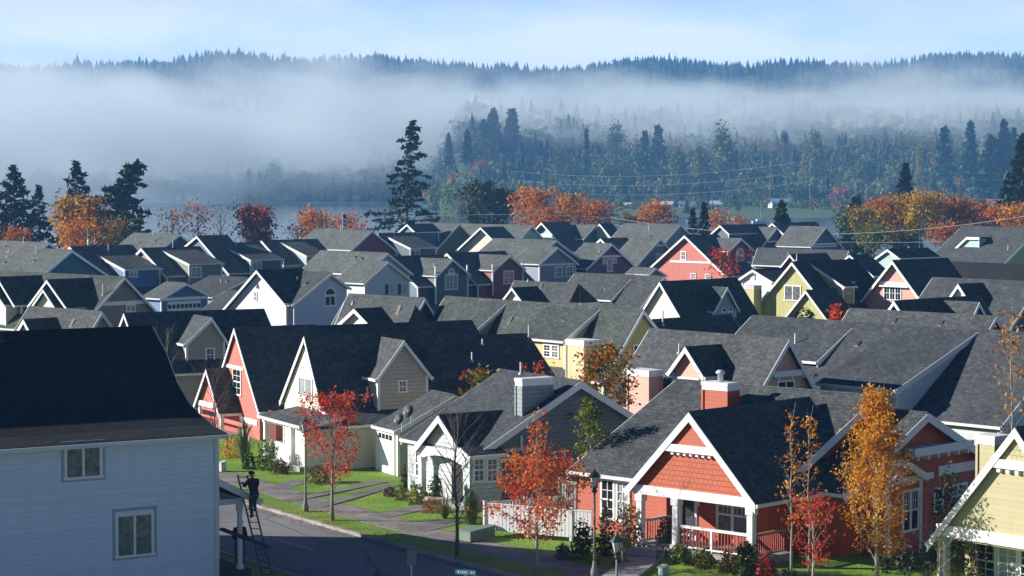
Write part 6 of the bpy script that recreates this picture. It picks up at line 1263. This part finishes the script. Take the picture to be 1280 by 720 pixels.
ubox(588, 676, .9, .7, .52, 'squat green utility transformer box beside the bare tree', (.17, .23, .17)); ubox(607, 672, .5, .6, .5, 'smaller green utility box behind the squat one', (.16, .21, .15)); ubox(278, 590, .28, .28, .55, 'small pale green post box on the lawn beside the white house corner', (.45, .52, .42)); ubox(828.5, 722, .3, .3, .45, 'small pale green post box at the bottom edge lawn', (.28, .40, .33))
# picket fence
def fence(label, p0, p1, zb, zt, mat, name='picket_fence', bw=.14, gap=.03, ret=None):
    e = empty(name, (p0[0], p0[1], zb), math.atan2(p1[1]-p0[1], p1[0]-p0[0]), label, 'fence'); ln = math.hypot(p1[0]-p0[0], p1[1]-p0[1]); hh = zt-zb; m = MB(); x = 0
    while x < ln: m.box(x, min(x+bw, ln), -.012, .012, .05, hh-.05+.0*x); x += bw+gap
    m.build('pickets', mat, e); r = MB(); r.box(0, ln, .013, .05, .18, .27); r.box(0, ln, .013, .05, hh-.3, hh-.2); r.box(0, ln, -.035, .035, hh-.05, hh); r.build('rail', mat, e)
    for k in range(int(ln/2.0)+1):
        q = MB(); xx = min(k*2.0, ln); q.box(xx-.06, xx+.06, -.055, .055, -.1, hh+.04); q.box(xx-.075, xx+.075, -.07, .07, hh+.04, hh+.08); q.build('post', mat, e)
WF = plain('white_vinyl', (.80, .80, .80), .35, .03)
fA = at_z(606, 628, 1.55); fB = at_z(740, 638.5, 1.55); fence('white picket fence facing the lawn beside the slate house', fA, fB, .35, 1.55, WF)
ex = SLH.toworld(*(Vector(SLH.toloc(fA[0], fA[1]))+Vector((0, 3.6)))); fence('short white fence return running back to the slate house', fA, ex, .35, 1.55, WF)
gA = at_d(700, 640, 95); gB = at_d(742, 640, 93); fence('grey slatted fence in the gap between slate and orange houses', gA, gB, .3, 2.0, plain('grey_fence_boards', (.30, .30, .29), .7), 'slat_fence', .12, .05)
ga = OR.toworld(OR.f(734, 590, OR_yW)[0]-.8, OR_yW+.2); gb2 = OR.toworld(OR.f(734, 590, OR_yW)[0]-.8, OR_yW+11); fence('grey board fence added between the slate and orange houses to block orange bounce', ga, gb2, .2, 2.1, plain('grey_boards', (.26, .26, .25), .7), 'bounce_fence', .15, .01)  # fence added to keep the orange wall's bounce off the slate gable
for k in range(5):  # laurel bushes added to block light bouncing off the orange side wall
    q = OR.toworld(OR.f(734, 590, OR_yW)[0]-.15, OR_yW+1.4+k*2.1); shrub('hedge', ('front', 'second', 'middle', 'fourth', 'rear')[k]+' laurel bush added along the orange house side to block its bounce', (*q, .1), 1.1, 3.3, [DGR], 800, .16, 600+k, 'bushes added to block orange house bounce', 'hedge', 'col', d=2.3)
# steps and black handrails at the orange porch
e = empty('porch_steps', (*OR.toworld(OR_xLR[0]+.9, 0), 0), -.28, 'concrete steps with black handrails up to the orange house porch', 'steps')
for k in range(3): m = MB(); m.box(-.75, .75, -.35-.32*(k+1), -.05-.32*k, .02, .5-.12*k); m.build('step', CONC, e)
for sx in (-.72, .72):
    m = MB(); a, b2 = Vector((sx, -.1, 1.35)), Vector((sx, -1.9, .95)); m.tube([a, b2], .022, 6); m.tube([a-Vector((0, 0, .7)), b2-Vector((0, 0, .7))], .015, 5)
    for k in range(9): q = a.lerp(b2, k/8); m.tube([q, q-Vector((0, 0, .8 if k in (0, 8) else .7))], .012, 4)
    m.build('handrail', BLACK, e)
# porch chair
wx = OR.toworld(OR.f(862, 650, 1.3)[0], 1.3); e = empty('porch_chair', (*wx, .55), -OR.th+.2, 'white slatted chair behind the orange porch railing', 'chair'); c = MB(); c.box(-.28, .28, -.28, .25, .38, .43); c.build('seat', WHITE, e)
c = MB()
for k in range(5): c.box(-.26+k*.11, -.18+k*.11, .22, .26, .43, 1.02+.05*(2-abs(k-2)))
c.build('backrest', WHITE, e)
for sx in (-.25, .25):
    for sy in (-.25, .22): c = MB(); c.box(sx-.03, sx+.03, sy-.03, sy+.03, 0, .38); c.build('leg', WHITE, e)
    c = MB(); c.box(sx-.05, sx+.05, -.32, .24, .6, .64); c.build('armrest', WHITE, e)
# ladder, people
lb = Vector((*at_d(337, 728, 80.6)[:2], .02)); top_ = at_d(303, 594, 82.2); lt = Vector(top_)
e = empty('ladder', tuple(lb), 0, 'dark extension ladder leaning on the white house porch roof', 'ladder'); ax = (lt-lb); side = Vector((OR.ex[0]*0+math.cos(rad(20)), -math.sin(rad(20)), 0))*.2
ALU = plain('dull_ladder_metal', (.05, .055, .06), .5)
for sgn in (-1, 1): m = MB(); m.tube([side*sgn, side*sgn+ax], .035, 6); m.build('rail', ALU, e)
nR = 17
for k in range(nR): m = MB(); p = ax*((k+.7)/nR); m.tube([p-side, p+side], .018, 5); m.build('rung', ALU, e)
def skin(name, joints, edges, mat, parent, sub=2):
    me = bpy.data.meshes.new(name); me.from_pydata([j[0] for j in joints], edges, []); o = bpy.data.objects.new(name, me); COL.objects.link(o)
    o.modifiers.new('s', 'SKIN'); o.modifiers.new('d', 'SUBSURF').levels = sub
    for v, j in zip(me.skin_vertices[0].data, joints): v.radius = (j[1], j[2] if len(j) > 2 else j[1]); v.use_root = False
    me.skin_vertices[0].data[0].use_root = True
    dg = bpy.context.evaluated_depsgraph_get(); m2 = bpy.data.meshes.new_from_object(o.evaluated_get(dg)); bpy.data.objects.remove(o); m2.materials.clear()
    for q in (mat if isinstance(mat, list) else [mat]): m2.materials.append(q)
    m2.name = name; q = bpy.data.objects.new(name, m2); COL.objects.link(q); m2.polygons.foreach_set('use_smooth', [True]*len(m2.polygons)); q.parent = parent; return q
CLOTH = plain('dark_work_clothes', (.018, .019, .024), .9); SKINM = plain('skin', (.32, .18, .12), .6, .05); CAP = plain('black_cap', (.012, .012, .014), .8)
def person(loc, rz, label, pose, group=None):
    e = empty('person', loc, rz, label, 'person', group); J = pose['J']
    P = lambda k: J[k]
    names = ['pelvis', 'chest', 'neck', 'head', 'crown', 'lsh', 'lel', 'lwr', 'lhand', 'rsh', 'rel', 'rwr', 'rhand', 'lhip', 'lkn', 'lan', 'ltoe', 'rhip', 'rkn', 'ran', 'rtoe']
    R = dict(pelvis=(.17, .14), chest=(.20, .15), neck=(.06, .06), head=(.095, .10), crown=(.08, .085), lsh=(.095, .09), lel=(.065, .065), lwr=(.036, .032), lhand=(.042, .022), lhip=(.115, .115), lkn=(.085, .085), lan=(.055, .06), ltoe=(.045, .035))
    for k in list(R):
        if k[0] == 'l' and k not in ('l',): R['r'+k[1:]] = R[k]
    E = [('pelvis', 'chest'), ('chest', 'neck'), ('neck', 'head'), ('head', 'crown'), ('chest', 'lsh'), ('lsh', 'lel'), ('lel', 'lwr'), ('lwr', 'lhand'), ('chest', 'rsh'), ('rsh', 'rel'), ('rel', 'rwr'), ('rwr', 'rhand'), ('pelvis', 'lhip'), ('lhip', 'lkn'), ('lkn', 'lan'), ('lan', 'ltoe'), ('pelvis', 'rhip'), ('rhip', 'rkn'), ('rkn', 'ran'), ('ran', 'rtoe')]
    o = skin('body', [(J[n], *R[n]) for n in names], [(names.index(a), names.index(b)) for a, b in E], [CLOTH, SKINM], e)
    hd = Vector(J['head']); hands = [Vector(J['lhand']), Vector(J['rhand'])]; zneck = (Vector(J['neck'])+Vector((0, 0, .05))).z
    JEANS = 2; o.data.materials.append(plain('worn_work_trousers', (.045, .055, .08), .9)); mi = [1 if (p.center.z > zneck and (p.center-hd).length < .26) or any((p.center-h_).length < .1 for h_ in hands) else 2 if p.center.z < J['pelvis'][2]+.02 else 0 for p in o.data.polygons]; o.data.polygons.foreach_set('material_index', mi)
    for s_, h_ in zip(('l', 'r'), hands):            # five curled fingers on each hand
        f = MB(); d = (h_-Vector(J[s_+'wr'])).normalized(); side_ = d.cross(Vector((0, 0, 1))).normalized() if abs(d.z) < .95 else Vector((1, 0, 0)); dn = d.cross(side_).normalized()
        for k, ln in enumerate((.07, .08, .075, .06)): a = h_+d*.03+side_*(-.03+.02*k); f.tube([a, a+d*ln*.5+dn*.01, a+d*ln*.75+dn*.035, a+d*ln*.6+dn*.06], [.010, .009, .008, .006], 5)
        a = h_-side_*.035; f.tube([a, a-side_*.03+d*.025, a-side_*.025+d*.05+dn*.03], [.012, .010, .007], 5); f.build('fingers', SKINM, e, True)
    c = MB(); cr = Vector(J['crown']); fw = Vector(pose.get('face', (0, 1, 0))); c.lathe(tuple(cr-Vector((0, 0, .02))), [(.112, 0), (.115, .05), (.09, .1), (.03, .125)], 12)
    sd = fw.cross(Vector((0, 0, 1))).normalized(); q = cr+fw*.09; c.hexa([tuple(q-sd*.08), tuple(q+sd*.08), tuple(q+fw*.1+sd*.05), tuple(q+fw*.1-sd*.05)]+[tuple(v+Vector((0, 0, .015))) for v in (q-sd*.08, q+sd*.08, q+fw*.1+sd*.05, q+fw*.1-sd*.05)]); c.build('cap', CAP, e, True)
    n_ = MB(); hq = hd+fw*.1; n_.tube([hq+Vector((0, 0, .03)), hq+fw*.022-Vector((0, 0, .01)), hq-Vector((0, 0, .02))], [.008, .016, .01], 5)
    for s_ in (-1, 1): n_.lathe(tuple(hd+sd*s_*.093+Vector((0, 0, -.02))), [(.012, -.02), (.024, .0), (.016, .03)], 6)
    n_.build('face_features', SKINM, e, True)
    b_ = MB(); b_.box(-.001, 0, -.001, 0, 0, .001)
    return e
climb = dict(face=(0, 1, 0), J=dict(pelvis=(0, 0, .88), chest=(0, .10, 1.28), neck=(0, .15, 1.46), head=(0, .19, 1.57), crown=(0, .19, 1.65), lsh=(-.2, .12, 1.38), lel=(-.27, .28, 1.18), lwr=(-.21, .46, 1.25), lhand=(-.19, .52, 1.28), rsh=(.2, .12, 1.38), rel=(.27, .28, 1.22), rwr=(.21, .46, 1.35), rhand=(.19, .52, 1.39), lhip=(-.1, 0, .84), lkn=(-.11, .08, .46), lan=(-.1, -.02, .08), ltoe=(-.1, .14, .04), rhip=(.1, 0, .84), rkn=(.12, .22, .62), ran=(.1, .1, .30), rtoe=(.1, .25, .27)))
t = .50; fp = lb+ax*t; dirn = Vector((ax.x, ax.y, 0)).normalized(); rz = math.atan2(dirn.y, dirn.x)-math.pi/2
fp = at_d(318, 648, fp.y); person((fp[0], fp[1], fp[2]), rz, 'person in dark clothes and cap climbing the ladder at the porch roof', climb, 'workers at the white house')
stand = dict(face=(0, 1, 0), J=dict(pelvis=(0, 0, .92), chest=(0, .03, 1.32), neck=(0, .05, 1.50), head=(0, .07, 1.62), crown=(0, .07, 1.70), lsh=(-.2, .02, 1.42), lel=(-.26, .02, 1.14), lwr=(-.22, .22, 1.02), lhand=(-.2, .29, 1.02), rsh=(.2, .02, 1.42), rel=(.26, .02, 1.14), rwr=(.22, .22, 1.02), rhand=(.2, .29, 1.02), lhip=(-.1, 0, .88), lkn=(-.12, .03, .48), lan=(-.12, 0, .09), ltoe=(-.13, .14, .04), rhip=(.1, 0, .88), rkn=(.12, .03, .48), ran=(.12, 0, .09), rtoe=(.13, .14, .04)))
q = HL.toworld(-1.0, .95); person((*q, pz1), -HL.th-1.6, 'person in dark clothes standing on the porch, half hidden by the house corner', stand, 'workers at the white house')
pa = Vector(at_d(276, 661, 81.8)); pb = Vector(at_d(336, 684, 80.2)); m = MB(); d_ = (pb-pa).normalized(); w_ = Vector((-d_.y, d_.x, 0))*.12; u_ = Vector((0, 0, .035)); m.hexa([tuple(v) for v in (pa-w_-u_, pb-w_-u_, pb+w_-u_, pa+w_-u_, pa-w_+u_, pb-w_+u_, pb+w_+u_, pa+w_+u_)]); tag(m.build('scaffold_plank', plain('dark_plank', (.05, .04, .035), .8)), 'long dark plank slung between the porch and the ladder', 'plank')
# ------------------------------------------------------------------ light and render settings
SUN = Vector((-1.36, .13, .55)).normalized()      # towards the sun
sun = bpy.data.lights.new('sun', 'SUN'); sun.energy = 5.0; sun.angle = rad(.5); sun.color = (1, .95, .87)
so = bpy.data.objects.new('sun', sun); COL.objects.link(so); so.rotation_euler = (-SUN).to_track_quat('-Z', 'Y').to_euler(); so.location = (-100, 60, 120)
w = bpy.data.worlds.new('World'); S.world = w; w.use_nodes = True; nt = w.node_tree
bg = nt.nodes['Background']; sk = nt.nodes.new('ShaderNodeTexSky'); sk.sky_type = 'NISHITA'; sk.sun_disc = False
sk.sun_elevation = math.asin(SUN.z); sk.sun_rotation = math.atan2(SUN.x, SUN.y)
sk.air_density = 1.0; sk.dust_density = 0; sk.ozone_density = 3.0
tc = nt.nodes.new('ShaderNodeTexCoord'); dz = xyz(nt, tc.outputs['Generated'])[2]
mp = nt.nodes.new('ShaderNodeMapping'); mp.inputs['Scale'].default_value = (3.2, 3.2, 11); L(nt, tc.outputs['Generated'], mp.inputs[0]); cn = noise(nt, mp.outputs[0], 1.5, 5, .55).outputs[0]
veil = ramp(nt, cn, [(.38, (8.8, 12.6, 16.8)), (.47, (11.8, 14.2, 16.8)), (.57, (15.2, 16.0, 17.0))])
lo = nt.nodes.new('ShaderNodeMapRange'); lo.interpolation_type = 'SMOOTHSTEP'; L(nt, dz, lo.inputs[0]); lo.inputs[1].default_value = .05; lo.inputs[2].default_value = .13; lo.inputs[3].default_value = 1; lo.inputs[4].default_value = .0
skt = mixc(nt, 1.0, sk.outputs[0], (.23, .38, .70), 'MULTIPLY')
L(nt, mixc(nt, lo.outputs[0], skt, veil), bg.inputs[0]); bg.inputs[1].default_value = .05
S.view_settings.view_transform = 'Standard'; S.view_settings.look = 'None'; S.view_settings.exposure = .8; S.view_settings.gamma = 1
S.view_settings.use_curve_mapping = False
S.cycles.max_bounces = 6; S.cycles.diffuse_bounces = 3; S.cycles.transparent_max_bounces = 8
S.cycles.use_denoising = True; S.cycles.volume_bounces = 5; S.cycles.volume_max_steps = 96
